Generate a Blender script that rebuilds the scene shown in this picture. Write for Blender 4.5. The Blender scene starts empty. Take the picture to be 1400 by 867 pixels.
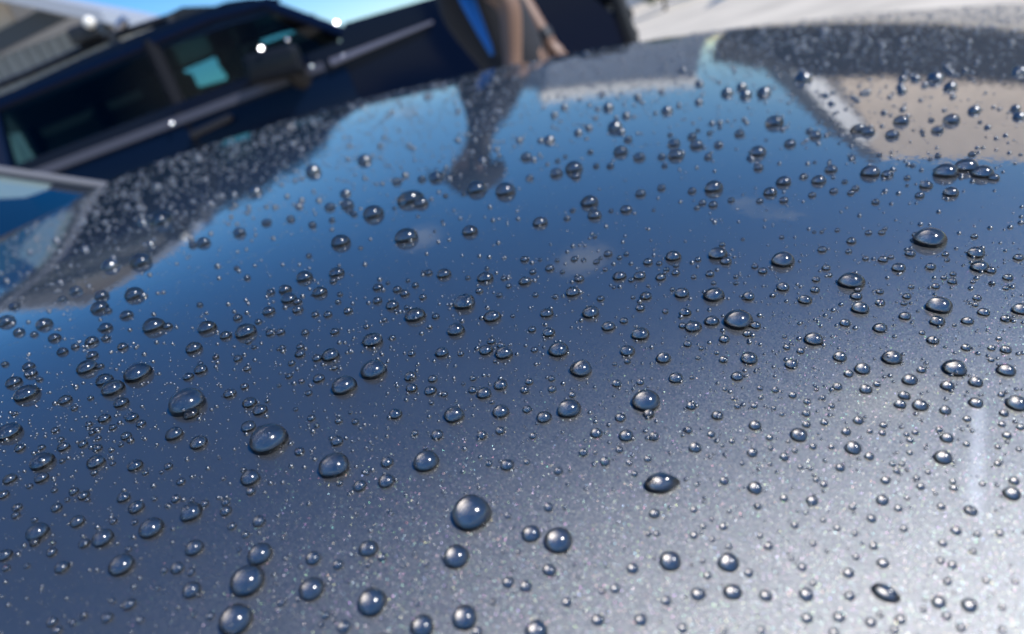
import bpy, bmesh, math, random
import numpy as np
from mathutils import Vector, Matrix
R_ = math.radians
random.seed(5); rng = np.random.default_rng(5)
sc = bpy.context.scene
COL = sc.collection

# ------------------------------------------------------------------ camera
CAM_H = 1.08                                  # camera height over the ground
FP, PW, PH = 945.0, 1400.0, 867.0             # focal length in photo pixels, photo size
PITCH, ROLL = R_(21.4), R_(20.3)
_X = np.array([1, 0, 0.]); _U0 = np.array([0, math.sin(PITCH), math.cos(PITCH)])
CF = np.array([0, math.cos(PITCH), -math.sin(PITCH)])
CR = math.cos(ROLL) * _X - math.sin(ROLL) * _U0
CU = math.sin(ROLL) * _X + math.cos(ROLL) * _U0
cam_d = bpy.data.cameras.new('camera'); cam = bpy.data.objects.new('camera', cam_d); COL.objects.link(cam)
M = Matrix.Identity(4)
for i in range(3):
    M[i][0], M[i][1], M[i][2] = CR[i], CU[i], -CF[i]
M[2][3] = CAM_H
cam.matrix_world = M
cam_d.sensor_width = 36; cam_d.lens = 36 * FP / PW
cam_d.clip_start = 0.005; cam_d.clip_end = 3000
cam_d.dof.use_dof = True; cam_d.dof.focus_distance = 0.165; cam_d.dof.aperture_fstop = 11.5
sc.camera = cam

# ------------------------------------------------------------------ sky and sun
SUN_EL, SUN_AZ = R_(46), R_(116)              # azimuth clockwise from +Y
w = bpy.data.worlds.new('World'); sc.world = w; w.use_nodes = True
nt = w.node_tree; nt.nodes.clear()
def N(nt, typ, **kw):
    n = nt.nodes.new(typ)
    for k, v in kw.items():
        if k.startswith('i_'): n.inputs[k[2:].replace('_', ' ')].default_value = v
        else: setattr(n, k, v)
    return n
def L(nt, a, b): nt.links.new(a, b)
sky = N(nt, 'ShaderNodeTexSky', sky_type='NISHITA', sun_disc=False, sun_elevation=SUN_EL, sun_rotation=SUN_AZ,
        air_density=1.0, dust_density=0.3, ozone_density=3.0)
hsv = N(nt, 'ShaderNodeHueSaturation'); hsv.inputs['Saturation'].default_value = 1.45; hsv.inputs['Hue'].default_value = .507; L(nt, sky.outputs[0], hsv.inputs['Color'])
tc = N(nt, 'ShaderNodeTexCoord')
sep = N(nt, 'ShaderNodeSeparateXYZ'); L(nt, tc.outputs['Generated'], sep.inputs[0])
zc = N(nt, 'ShaderNodeMath', operation='MAXIMUM'); zc.inputs[1].default_value = 0.08; L(nt, sep.outputs['Z'], zc.inputs[0])
cmb = N(nt, 'ShaderNodeCombineXYZ')
for ax in 'XY':
    dv = N(nt, 'ShaderNodeMath', operation='DIVIDE'); L(nt, sep.outputs[ax], dv.inputs[0]); L(nt, zc.outputs[0], dv.inputs[1]); L(nt, dv.outputs[0], cmb.inputs[ax])
cn = N(nt, 'ShaderNodeTexNoise', noise_dimensions='3D'); cn.inputs['Scale'].default_value = 0.9; cn.inputs['Detail'].default_value = 6; cn.inputs['Roughness'].default_value = 0.55
cmb.inputs['Z'].default_value = 3.1
L(nt, cmb.outputs[0], cn.inputs['Vector'])
cr = N(nt, 'ShaderNodeMapRange'); cr.inputs['From Min'].default_value = 0.66; cr.inputs['From Max'].default_value = 0.85; L(nt, cn.outputs['Fac'], cr.inputs['Value'])
cn2 = N(nt, 'ShaderNodeTexNoise'); cn2.inputs['Scale'].default_value = 9; cn2.inputs['Detail'].default_value = 5; L(nt, tc.outputs['Generated'], cn2.inputs['Vector'])
cloud = cr.outputs[0]
for az_, el_, rad, amp in ((17, 26, .06, .45), (0, 19.5, .045, .3), (60, 40, .12, .7), (-75, 33, .15, .8), (150, 30, .2, .8), (-140, 24, .2, .8), (200, 45, .15, .8)):   # small fair-weather clouds
    a_, e_ = R_(az_), R_(el_); dn = N(nt, 'ShaderNodeVectorMath', operation='DISTANCE'); L(nt, tc.outputs['Generated'], dn.inputs[0]); dn.inputs[1].default_value = (math.sin(a_) * math.cos(e_), math.cos(a_) * math.cos(e_), math.sin(e_))
    pf = N(nt, 'ShaderNodeMapRange', interpolation_type='SMOOTHSTEP'); pf.inputs['From Min'].default_value = rad; pf.inputs['From Max'].default_value = rad * .1; pf.inputs['To Max'].default_value = amp * 2; L(nt, dn.outputs['Value'], pf.inputs['Value'])
    pm = N(nt, 'ShaderNodeMath', operation='MULTIPLY', use_clamp=True); L(nt, pf.outputs[0], pm.inputs[0]); L(nt, cn2.outputs['Fac'], pm.inputs[1])
    pa = N(nt, 'ShaderNodeMath', operation='MAXIMUM'); L(nt, cloud, pa.inputs[0]); L(nt, pm.outputs[0], pa.inputs[1]); cloud = pa.outputs[0]
mx = N(nt, 'ShaderNodeMixRGB'); L(nt, cloud, mx.inputs[0]); L(nt, hsv.outputs[0], mx.inputs[1]); mx.inputs[2].default_value = (6.5, 6.8, 7.2, 1)
bg = N(nt, 'ShaderNodeBackground'); bg.inputs[1].default_value = 0.15
wo = N(nt, 'ShaderNodeOutputWorld'); L(nt, mx.outputs[0], bg.inputs[0]); L(nt, bg.outputs[0], wo.inputs[0])
sun_d = bpy.data.lights.new('sun', 'SUN'); sun_d.energy = 4.3; sun_d.angle = R_(0.55); sun_d.color = (1, 0.975, 0.935)
sun = bpy.data.objects.new('sun', sun_d); COL.objects.link(sun)
SUNV = Vector((math.sin(SUN_AZ) * math.cos(SUN_EL), math.cos(SUN_AZ) * math.cos(SUN_EL), math.sin(SUN_EL)))
sun.rotation_euler = SUNV.to_track_quat('Z', 'Y').to_euler()
sc.cycles.sample_clamp_indirect = 2.0; sc.cycles.use_denoising = True; sc.cycles.use_adaptive_sampling = False
sc.view_settings.view_transform = 'Standard'; sc.view_settings.look = 'None'
sc.view_settings.exposure = 0.3; sc.view_settings.gamma = 1.0; sc.view_settings.use_curve_mapping = False

# ------------------------------------------------------------------ helpers
def ray(px, py):
    px = np.asarray(px, float); py = np.asarray(py, float)
    d = ((px - PW / 2) / FP)[..., None] * CR + ((PH / 2 - py) / FP)[..., None] * CU + CF
    return d / np.linalg.norm(d, axis=-1, keepdims=True)
def at(px, py, y):
    d = ray(px, py); p = d * (y / d[1]); return Vector((p[0], p[1], p[2] + CAM_H))
def tag(o, label=None, cat=None, group=None, kind=None):
    for k, v in (('label', label), ('category', cat), ('group', group), ('kind', kind)):
        if v: o[k] = v
    return o
def empty(name, loc, label, cat, group=None, rz=0):
    o = bpy.data.objects.new(name, None); COL.objects.link(o); o.location = loc; o.rotation_euler = (0, 0, rz)
    o.empty_display_size = .1
    return tag(o, label, cat, group)
def link(name, me, mat=None, parent=None):
    o = bpy.data.objects.new(name, me); COL.objects.link(o)
    if mat is not None:
        for m_ in (mat if isinstance(mat, (list, tuple)) else [mat]): me.materials.append(m_)
    if parent is not None: o.parent = parent
    return o
def obj(name, bm, mat, parent=None, smooth=True, bevel=0, seg=2):
    if bevel:
        bmesh.ops.bevel(bm, geom=[e for e in bm.edges if not e.is_boundary and e.calc_face_angle(0) > .5], offset=bevel, segments=seg, affect='EDGES', profile=.6)
    bmesh.ops.recalc_face_normals(bm, faces=bm.faces)
    me = bpy.data.meshes.new(name); bm.to_mesh(me); bm.free()
    if smooth:
        me.polygons.foreach_set('use_smooth', [True] * len(me.polygons))
        try: me.set_sharp_from_angle(angle=R_(38))
        except Exception: pass
    return link(name, me, mat, parent)
def box(bm, lo, hi):
    v = [bm.verts.new((x, y, z)) for x in (lo[0], hi[0]) for y in (lo[1], hi[1]) for z in (lo[2], hi[2])]
    for f in ((0, 1, 3, 2), (4, 6, 7, 5), (0, 4, 5, 1), (2, 3, 7, 6), (0, 2, 6, 4), (1, 5, 7, 3)): bm.faces.new([v[i] for i in f])
    return bm
def prism(bm, poly, y0, y1, inset0=None):
    """polygon of (x, z) between y0 and y1"""
    a = [bm.verts.new((x, y0, z)) for x, z in poly]; b = [bm.verts.new((x, y1, z)) for x, z in poly]
    n = len(poly); bm.faces.new(a); bm.faces.new(b[::-1])
    for i in range(n): bm.faces.new((a[i], a[(i + 1) % n], b[(i + 1) % n], b[i]))
    return bm
def bar(bm, p, q, r0, r1=None, n=8, sy=1.0):
    p, q = Vector(p), Vector(q); r1 = r0 if r1 is None else r1
    d = (q - p).normalized(); s = d.orthogonal().normalized(); t = d.cross(s)
    A = []; B = []
    for i in range(n):
        a = 2 * math.pi * i / n; k = s * math.cos(a) + t * math.sin(a) * sy
        A.append(bm.verts.new(p + k * r0)); B.append(bm.verts.new(q + k * r1))
    bm.faces.new(A); bm.faces.new(B[::-1])
    for i in range(n): bm.faces.new((A[i], A[(i + 1) % n], B[(i + 1) % n], B[i]))
    return bm
def BM(): return bmesh.new()
def poly3(bm, pts): bm.faces.new([bm.verts.new(p) for p in pts]); return bm
def slab(bm, pts, t):
    """quad/polygon given thickness vector t"""
    t = Vector(t); a = [bm.verts.new(Vector(p)) for p in pts]; b = [bm.verts.new(Vector(p) + t) for p in pts]; n = len(a)
    bm.faces.new(a); bm.faces.new(b[::-1])
    for i in range(n): bm.faces.new((a[i], a[(i + 1) % n], b[(i + 1) % n], b[i]))
    return bm

# ------------------------------------------------------------------ materials
def mat(name, col, rough=.5, metal=0., coat=0., spec=.5, noise=None, bump=0.):
    m = bpy.data.materials.new(name); m.use_nodes = True; nt = m.node_tree; p = nt.nodes['Principled BSDF']
    p.inputs['Base Color'].default_value = (*col, 1); p.inputs['Roughness'].default_value = rough; p.inputs['Metallic'].default_value = metal
    p.inputs['Coat Weight'].default_value = coat; p.inputs['Coat Roughness'].default_value = .03; p.inputs['Specular IOR Level'].default_value = spec
    if noise:
        sc_, amt = noise
        t = N(nt, 'ShaderNodeTexCoord'); n = N(nt, 'ShaderNodeTexNoise'); n.inputs['Scale'].default_value = sc_; n.inputs['Detail'].default_value = 5
        L(nt, t.outputs['Object'], n.inputs['Vector'])
        r = N(nt, 'ShaderNodeMapRange'); r.inputs['From Min'].default_value = .3; r.inputs['From Max'].default_value = .7; r.inputs['To Min'].default_value = 1 - amt; r.inputs['To Max'].default_value = 1 + amt
        L(nt, n.outputs['Fac'], r.inputs['Value'])
        mm = N(nt, 'ShaderNodeMixRGB', blend_type='MULTIPLY'); mm.inputs[0].default_value = 1; mm.inputs[1].default_value = (*col, 1); L(nt, r.outputs[0], mm.inputs[2]); L(nt, mm.outputs[0], p.inputs['Base Color'])
        if bump:
            b = N(nt, 'ShaderNodeBump'); b.inputs['Distance'].default_value = bump; L(nt, n.outputs['Fac'], b.inputs['Height']); L(nt, b.outputs[0], p.inputs['Normal'])
    return m

def flake_paint(name, coat, base=(.25, .25, .24), rough=.56, dif=(.062, .061, .058), dmix=.40):
    """graphite metallic paint: dark pigment, an aluminium flake layer whose flakes tilt and tint one by one, clear coat on top"""
    m = bpy.data.materials.new(name); m.use_nodes = True; nt = m.node_tree; nt.nodes.clear()
    out = N(nt, 'ShaderNodeOutputMaterial'); t = N(nt, 'ShaderNodeTexCoord'); geo = N(nt, 'ShaderNodeNewGeometry')
    def flakes(scale, amt):
        v = N(nt, 'ShaderNodeTexVoronoi'); v.inputs['Scale'].default_value = scale; L(nt, t.outputs['Object'], v.inputs['Vector'])
        s = N(nt, 'ShaderNodeVectorMath', operation='SUBTRACT'); L(nt, v.outputs['Color'], s.inputs[0]); s.inputs[1].default_value = (.5, .5, .5)
        k = N(nt, 'ShaderNodeVectorMath', operation='SCALE'); L(nt, s.outputs[0], k.inputs[0]); k.inputs['Scale'].default_value = amt
        a = N(nt, 'ShaderNodeVectorMath', operation='ADD'); L(nt, k.outputs[0], a.inputs[0]); L(nt, geo.outputs['Normal'], a.inputs[1])
        n = N(nt, 'ShaderNodeVectorMath', operation='NORMALIZE'); L(nt, a.outputs[0], n.inputs[0])
        return v, n.outputs[0]
    # broad lobe
    p = N(nt, 'ShaderNodeBsdfAnisotropic', distribution='BECKMANN'); p.inputs['Color'].default_value = (*base, 1)
    p.inputs['Roughness'].default_value = rough
    v1, n1 = flakes(5200, .16); L(nt, n1, p.inputs['Normal'])
    # sparkling flakes
    v2, n2 = flakes(8500, .75)
    g = N(nt, 'ShaderNodeBsdfGlossy', distribution='GGX'); g.inputs['Roughness'].default_value = .25; L(nt, n2, g.inputs['Normal'])
    hue = N(nt, 'ShaderNodeMixRGB', blend_type='MIX'); hue.inputs[0].default_value = .5; hue.inputs[1].default_value = (.48, .50, .52, 1); wn = N(nt, 'ShaderNodeTexWhiteNoise'); L(nt, v2.outputs['Color'], wn.inputs['Vector']); L(nt, wn.outputs['Color'], hue.inputs[2]); L(nt, hue.outputs[0], g.inputs['Color'])
    mx = N(nt, 'ShaderNodeMixShader'); mx.inputs[0].default_value = .11; L(nt, p.outputs[0], mx.inputs[1]); L(nt, g.outputs[0], mx.inputs[2])
    df = N(nt, 'ShaderNodeBsdfDiffuse'); df.inputs['Color'].default_value = (*dif, 1); ad = N(nt, 'ShaderNodeMixShader'); ad.inputs[0].default_value = dmix; L(nt, mx.outputs[0], ad.inputs[1]); L(nt, df.outputs[0], ad.inputs[2])
    last = ad.outputs[0]
    if coat:
        c = N(nt, 'ShaderNodeBsdfGlossy', distribution='GGX'); c.inputs['Roughness'].default_value = .02
        on = N(nt, 'ShaderNodeTexNoise'); on.inputs['Scale'].default_value = 420; on.inputs['Detail'].default_value = 2; L(nt, t.outputs['Object'], on.inputs['Vector'])   # orange peel
        os_ = N(nt, 'ShaderNodeVectorMath', operation='SUBTRACT'); L(nt, on.outputs['Color'], os_.inputs[0]); os_.inputs[1].default_value = (.5, .5, .5)
        ok_ = N(nt, 'ShaderNodeVectorMath', operation='SCALE'); L(nt, os_.outputs[0], ok_.inputs[0]); ok_.inputs['Scale'].default_value = .022
        oa = N(nt, 'ShaderNodeVectorMath', operation='ADD'); L(nt, ok_.outputs[0], oa.inputs[0]); L(nt, geo.outputs['Normal'], oa.inputs[1])
        onn = N(nt, 'ShaderNodeVectorMath', operation='NORMALIZE'); L(nt, oa.outputs[0], onn.inputs[0]); L(nt, onn.outputs[0], c.inputs['Normal'])
        fr = N(nt, 'ShaderNodeFresnel'); fr.inputs['IOR'].default_value = 1.72
        cm = N(nt, 'ShaderNodeMixShader'); L(nt, fr.outputs[0], cm.inputs[0]); L(nt, last, cm.inputs[1]); L(nt, c.outputs[0], cm.inputs[2]); last = cm.outputs[0]
    if coat:                                     # a dried wipe mark near the front of the bonnet
        a_, b_ = SMEAR; ab = b_ - a_; s1 = N(nt, 'ShaderNodeVectorMath', operation='SUBTRACT'); L(nt, t.outputs['Object'], s1.inputs[0]); s1.inputs[1].default_value = tuple(a_)
        dt = N(nt, 'ShaderNodeVectorMath', operation='DOT_PRODUCT'); L(nt, s1.outputs[0], dt.inputs[0]); dt.inputs[1].default_value = tuple(ab / (ab @ ab)); dt_c = N(nt, 'ShaderNodeClamp'); L(nt, dt.outputs['Value'], dt_c.inputs[0])
        pr = N(nt, 'ShaderNodeVectorMath', operation='SCALE'); pr.inputs[0].default_value = tuple(ab); L(nt, dt_c.outputs[0], pr.inputs['Scale'])
        ds = N(nt, 'ShaderNodeVectorMath', operation='DISTANCE'); L(nt, s1.outputs[0], ds.inputs[0]); L(nt, pr.outputs[0], ds.inputs[1])
        mr = N(nt, 'ShaderNodeMapRange', interpolation_type='SMOOTHSTEP'); mr.inputs['From Min'].default_value = .0022; mr.inputs['From Max'].default_value = 0; mr.inputs['To Max'].default_value = .22; L(nt, ds.outputs['Value'], mr.inputs['Value'])
        dw = N(nt, 'ShaderNodeBsdfDiffuse'); dw.inputs['Color'].default_value = (.75, .76, .78, 1); sm = N(nt, 'ShaderNodeMixShader'); L(nt, mr.outputs[0], sm.inputs[0]); L(nt, last, sm.inputs[1]); L(nt, dw.outputs[0], sm.inputs[2]); last = sm.outputs[0]
    L(nt, last, out.inputs['Surface'])
    return m
SMEAR = (np.array([.0774, .1055, -.0924 + CAM_H]), np.array([.0609, .0863, -.0952 + CAM_H]))
PAINT = flake_paint('graphite_paint', True)
FOOT_CAUSTIC = flake_paint('bead_foot_caustic', False, (.50, .455, .41), .36, (.05, .047, .043), .42)  # brightened paint under beads, standing in for sunlight focused by the water
def water_mat(name, glint, soft=.15):
    m = bpy.data.materials.new(name); m.use_nodes = True; nt = m.node_tree; nt.nodes.clear()
    out = N(nt, 'ShaderNodeOutputMaterial'); fr = N(nt, 'ShaderNodeFresnel'); fr.inputs['IOR'].default_value = glint
    g = N(nt, 'ShaderNodeBsdfRefraction'); g.inputs['IOR'].default_value = 1.333; g.inputs['Roughness'].default_value = 0
    s = N(nt, 'ShaderNodeBsdfGlossy'); s.inputs['Roughness'].default_value = soft
    t = N(nt, 'ShaderNodeBsdfTransparent'); gm = N(nt, 'ShaderNodeMixShader'); gm.inputs[0].default_value = .45; L(nt, g.outputs[0], gm.inputs[1]); L(nt, t.outputs[0], gm.inputs[2])
    mx = N(nt, 'ShaderNodeMixShader'); L(nt, fr.outputs[0], mx.inputs[0]); L(nt, gm.outputs[0], mx.inputs[1]); L(nt, s.outputs[0], mx.inputs[2]); L(nt, mx.outputs[0], out.inputs['Surface']); return m
WATER = water_mat('water', 1.55); WATERF = water_mat('water_far', 2.6, .27)
def glass_mat(name, tint, ior=1.5):
    m = bpy.data.materials.new(name); m.use_nodes = True; nt = m.node_tree; nt.nodes.clear()
    out = N(nt, 'ShaderNodeOutputMaterial'); fr = N(nt, 'ShaderNodeFresnel'); fr.inputs['IOR'].default_value = ior
    g = N(nt, 'ShaderNodeBsdfGlossy'); g.inputs['Roughness'].default_value = .01; tr = N(nt, 'ShaderNodeBsdfTransparent'); tr.inputs['Color'].default_value = (*tint, 1)
    mx = N(nt, 'ShaderNodeMixShader'); L(nt, fr.outputs[0], mx.inputs[0]); L(nt, tr.outputs[0], mx.inputs[1]); L(nt, g.outputs[0], mx.inputs[2]); L(nt, mx.outputs[0], out.inputs[0]); return m
TINT = glass_mat('tinted_glass', (.40, .60, .63), 1.22); SCREEN = glass_mat('windscreen_glass', (.75, .88, .90), 1.6)
NAVY = mat('navy_paint', (.0016, .0055, .019), .5, 0, .22, spec=.02); NAVY.node_tree.nodes['Principled BSDF'].inputs['Coat Roughness'].default_value = .12
BLACKP = mat('black_plastic', (.012, .012, .014), .45)
RUBBER = mat('rubber', (.016, .016, .017), .8)
TRIM = mat('grey_trim', (.11, .11, .12), .5)
CHROME = mat('chrome', (.8, .8, .82), .22, 1.0)
ALLOY = mat('alloy', (.45, .45, .47), .3, 1.0)
DARKINT = mat('dark_interior', (.012, .012, .014), .8)
CONCRETE = mat('concrete', (.54, .47, .37), .85, noise=(.7, .2), bump=.002)
BEIGE = mat('beige_panel', (.50, .42, .33), .7, noise=(3, .08))
RIB = mat('ribbed_cladding', (.22, .22, .20), .6, noise=(2, .1))
ROOFG = mat('grey_roof_sheet', (.32, .34, .38), .5)
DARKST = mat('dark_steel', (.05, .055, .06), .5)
WHITE = mat('white_paint', (.88, .82, .72), .5)
TAN = mat('tan_render', (.82, .65, .48), .8, noise=(1.5, .12))
SHADEW = mat('painted_bay_shade', (.03, .03, .033), .7, noise=(2, .2))  # near black: the open bay's shade is put into the wall colour
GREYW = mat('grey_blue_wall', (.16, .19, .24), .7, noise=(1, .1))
SKIN = mat('skin', (.18, .10, .065), .5); SHIRT = mat('black_cloth', (.012, .013, .018), .85, noise=(40, .2)); BLUE = mat('blue_cloth', (.004, .15, .50), .7)
HAIR = mat('dark_hair', (.012, .009, .008), .6); SHOE = mat('dark_shoe', (.03, .03, .03), .6)
LEAF = mat('leaf', (.05, .085, .03), .6, noise=(6, .4)); BARK = mat('bark', (.12, .09, .06), .9)

# ------------------------------------------------------------------ ground
bm = BM(); n = 24
gv = [[bm.verts.new((-600 + 1200 * i / n, -600 + 1200 * j / n, 0)) for j in range(n + 1)] for i in range(n + 1)]
for i in range(n):
    for j in range(n): bm.faces.new((gv[i][j], gv[i + 1][j], gv[i + 1][j + 1], gv[i][j + 1]))
tag(obj('ground', bm, CONCRETE), kind='structure')

# ------------------------------------------------------------------ near car
C = np.array([-0.07504, 0.0103, -0.21277, 0.0141, 0.02474, 0.06399, -0.0451, -0.16124, 0.08999, -0.10199, 0.1093, 0.04848, 0.03491, -0.3206])
def zf(x, y):
    """height of the crowned bonnet over (x, y), relative to the camera; its far edge rolls over"""
    x = np.asarray(x, float); y = np.asarray(y, float); o = np.ones_like(x + y)
    z = np.stack([o, x * o, x * x * o, x**3 * o, y * o, y * y * o, y**3 * o, x * y, x * x * y, np.exp(-y / .08) * o, x * np.exp(-y / .1), x * y * y, np.exp(-y / .25) * o, x * np.exp(-y / .3)], -1) @ C
    return z - 5.0 * np.maximum(0, y - 1.07) ** 2
def slopes(x, y, e=5e-4): return (zf(x + e, y) - zf(x - e, y)) / (2 * e), (zf(x, y + e) - zf(x, y - e)) / (2 * e)
COWL = -.447; NOSE = 1.25; YN, YF = .035, 1.24
car = empty('car', (0, 0, 0), 'dark metallic grey car whose wet bonnet fills the picture, covered in water beads', 'car')
def warp(a, b, n, c, k):
    """n+1 stations from a to b, dense round c"""
    s0, s1 = math.asinh((a - c) / k), math.asinh((b - c) / k)
    return c + k * np.sinh(np.linspace(s0, s1, n + 1))
xs = warp(COWL, NOSE, 330, -.01, .12); ys = warp(YN, YF, 260, .07, .12)
GX, GY = np.meshgrid(xs, ys, indexing='ij'); GZ = zf(GX, GY) + CAM_H
nx, ny = GX.shape
V = np.stack([GX, GY, GZ], -1).reshape(-1, 3)
idx = np.arange(nx * ny).reshape(nx, ny)
Fq = np.stack([idx[:-1, :-1], idx[1:, :-1], idx[1:, 1:], idx[:-1, 1:]], -1).reshape(-1, 4)
def mesh_np(name, V, Fq, smooth=True):
    me = bpy.data.meshes.new(name); me.vertices.add(len(V)); me.vertices.foreach_set('co', np.asarray(V, np.float32).ravel())
    k = Fq.shape[1]; me.loops.add(Fq.size); me.loops.foreach_set('vertex_index', Fq.astype(np.int32).ravel())
    me.polygons.add(len(Fq)); me.polygons.foreach_set('loop_start', np.arange(0, Fq.size, k, dtype=np.int32)); me.polygons.foreach_set('loop_total', np.full(len(Fq), k, np.int32))
    me.update(calc_edges=True)
    if smooth: me.polygons.foreach_set('use_smooth', [True] * len(Fq))
    return me
bonnet = link('bonnet', mesh_np('bonnet', V, Fq), PAINT, car)
# body under the bonnet: near and far wings, nose, bumper
def edge_strip(name, pts, low, mat_):
    bm = BM(); a = [bm.verts.new(p) for p in pts]; b = [bm.verts.new((p[0] + dx, p[1] + dy, zl)) for p, (dx, dy, zl) in zip(pts, low)]
    for i in range(len(a) - 1): bm.faces.new((a[i], a[i + 1], b[i + 1], b[i]))
    return obj(name, bm, mat_, car)
e = [tuple(V[idx[i, 0]] - np.array([0, 0, .002])) for i in range(0, nx, 10)]
edge_strip('wing', e, [(0, -.16, .55)] * len(e), PAINT)
e = [tuple(V[idx[i, -1]] - np.array([0, 0, .002])) for i in range(0, nx, 10)]
edge_strip('wing', e, [(0, .10, .55)] * len(e), PAINT)
e = [tuple(V[idx[-1, j]] - np.array([0, 0, .002])) for j in range(0, ny, 10)]
edge_strip('front_panel', e, [(.16, 0, .50)] * len(e), PAINT)
bm = BM(); box(bm, (NOSE - .05, -.12, .26), (NOSE + .2, YF + .1, .52)); obj('bumper', bm, PAINT, car, bevel=.05)
bm = BM(); prism(bm, [(NOSE, .24), (NOSE, .6), (COWL - .1, .62), (-3.4, .70), (-3.4, .30), (COWL, .24)], -.11, YF + .09); obj('sill_body', bm, PAINT, car, bevel=.04)
zc_n = float(zf(COWL, .10)) + CAM_H; zc_f = float(zf(COWL, 1.0)) + CAM_H
bm = BM(); prism(bm, [(COWL - .02, .62), (COWL - .02, .98), (-3.4, 1.02), (-3.4, .69)], -.13, YF + .1); obj('cabin_side', bm, PAINT, car, bevel=.03)
# windscreen: rises to the rear from the cowl
def ws(y, s):      # s metres up the glass
    z0 = .004 + float(zf(COWL, min(max(y, .1), 1.0))) + CAM_H
    return Vector((COWL - .008 - s * math.cos(R_(30)), y, z0 + s * math.sin(R_(30)) - .012))
bm = BM(); pts = [ws(y, s) for y, s in ((-.02, 0), (.985, 0), (.955, 1.0), (.03, 1.0))]; poly3(bm, pts); w_ = obj('windscreen', bm, SCREEN, car, smooth=False)
if w_.data.polygons[0].normal.z < 0: w_.data.flip_normals()
for ya, yb in ((1.0, .965), (-.035, .015)):
    bm = BM(); p, q = ws(ya, -.005), ws(yb, 1.03); p.z += .004; q.z += .004; bar(bm, p, q, .007, .008, 10); obj('windscreen_pillar', bm, TRIM, car)
bm = BM(); slab(bm, [at(*q, 1.03) for q in ((-25, 236), (72, 250), (64, 260), (34, 270), (-25, 273))], (0, .004, 0)); obj('bright_patch_panel', bm, mat('bright_patch_tone', (.50, .58, .57), .6), car, smooth=False)  # added pale panel standing in for the bright patch in the windscreen
bm = BM(); a = ws(.03, 1.0); prism(bm, [(a.x, a.z), (a.x - .3, a.z + .06), (a.x - 1.1, a.z + .05), (a.x - 1.9, a.z - .25), (a.x - 1.9, a.z - .3), (a.x - 1.1, a.z), (a.x - .02, a.z - .05)], .02, .98); obj('roof', bm, PAINT, car, bevel=.02)
bm = BM(); box(bm, (COWL - .9, .0, .75), (COWL - .25, 1.0, .98)); obj('dashboard', bm, DARKINT, car, bevel=.05)
bm = BM(); bar(bm, (COWL - .010, .02, zc_n - .012), (COWL - .010, 1.0, zc_f - .010), .006, None, 8); obj('cowl_seal', bm, RUBBER, car)
def wheel(parent, x, y, z, r, wd):
    bm = BM(); 
    prof = [(r * .62, -wd / 2), (r * .92, -wd / 2), (r, -wd * .35), (r, wd * .35), (r * .92, wd / 2), (r * .62, wd / 2)]
    n = 28; rings = [[bm.verts.new((x + rr * math.cos(2 * math.pi * k / n), y + yy, z + rr * math.sin(2 * math.pi * k / n))) for rr, yy in prof] for k in range(n)]
    for k in range(n):
        for j in range(len(prof)): bm.faces.new((rings[k][j], rings[(k + 1) % n][j], rings[(k + 1) % n][(j + 1) % 6], rings[k][(j + 1) % 6]))
    wh = obj('wheel', bm, RUBBER, parent)
    bm = BM(); sgn = -1
    for k in range(5):
        a = 2 * math.pi * k / 5; bar(bm, (x, y - wd * .36, z), (x + r * .6 * math.cos(a), y - wd * .40, z + r * .6 * math.sin(a)), r * .10, r * .07, 6)
    bar(bm, (x, y - wd * .45, z), (x, y - wd * .25, z), r * .16, None, 12)
    obj('rim', bm, ALLOY, wh)
for x in (.72, -2.1):
    for y in (-.05, YF + .02): wheel(car, x, y, .32, .32, .2)

# ------------------------------------------------------------------ parked off-roader
TY, TS = 4.6, 1.15
def tk(x, z): return (x * TS, CAM_H + (z - 1.08) * TS)
suv = empty('parked_suv', (-.5, TY + .95, 0), 'dark navy off-road vehicle with roof rack parked side-on beyond the wet bonnet', 'car')
SO = Vector((-.5, TY + .95, 0))
def sobj(name, bm, mat_, parent=None, **k):
    bmesh.ops.translate(bm, verts=bm.verts, vec=-SO) if parent is None else bmesh.ops.translate(bm, verts=bm.verts, vec=-SO)
    return obj(name, bm, mat_, suv if parent is None else parent, **k)
MATTE = mat('matte_black', (.006, .007, .010), .8, spec=.1); TW = 1.9; belt = tk(0, 1.235)[1]
low = [(-3.3, .55), (-3.35, belt - .02), (-2.4, belt), (-.36, belt + .02), (-.30, 1.36), (-.14, 1.35), (.23, 1.325), (.60, 1.26), (.90, 1.15), (1.12, 1.02), (1.22, .86), (1.22, .52), (.95, .45), (-3.2, .45)]
bm = BM(); prism(bm, low, TY, TY + TW); sobj('body', bm, NAVY, bevel=.07, seg=4)
# belt moulding, door seams, handle
bm = BM(); prism(bm, [(-3.3, belt - .035), (-3.3, belt + .0), (-.55, belt + .01), (-.55, belt - .025)], TY - .022, TY + .02); sobj('belt_moulding', bm, mat('satin_trim', (.075, .075, .10), .45, .3), bevel=.008)
bm = BM(); a_, b_ = at(452, 86, TY - .012), at(592, 30, TY - .012); bar(bm, a_, b_, .03, .012, 10, .6); sobj('fender_sheen_bar', bm, mat('satin_grey', (.13, .13, .16), .4, .4))  # added bar imitating the sheen along the wing crease
doors = []
for nm_, xa_, xb_ in (('front_door', -1.44, -.42), ('rear_door', -2.52, -1.47)):
    bm = BM(); box(bm, (xa_, TY - .008, .58), (xb_, TY + .01, belt - .05)); doors.append(sobj(nm_, bm, NAVY, bevel=.006))
hx, hz = tk(-1.147, 1.149)
bm = BM(); bar(bm, (hx - .13, TY - .05, hz - .02), (hx + .13, TY - .05, hz + .0), .022, None, 8); bar(bm, (hx - .12, TY - .05, hz - .02), (hx - .12, TY + .01, hz - .02), .018); bar(bm, (hx + .12, TY - .05, hz), (hx + .12, TY + .01, hz), .018); sobj('handle', bm, BLACKP, doors[0])
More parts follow.
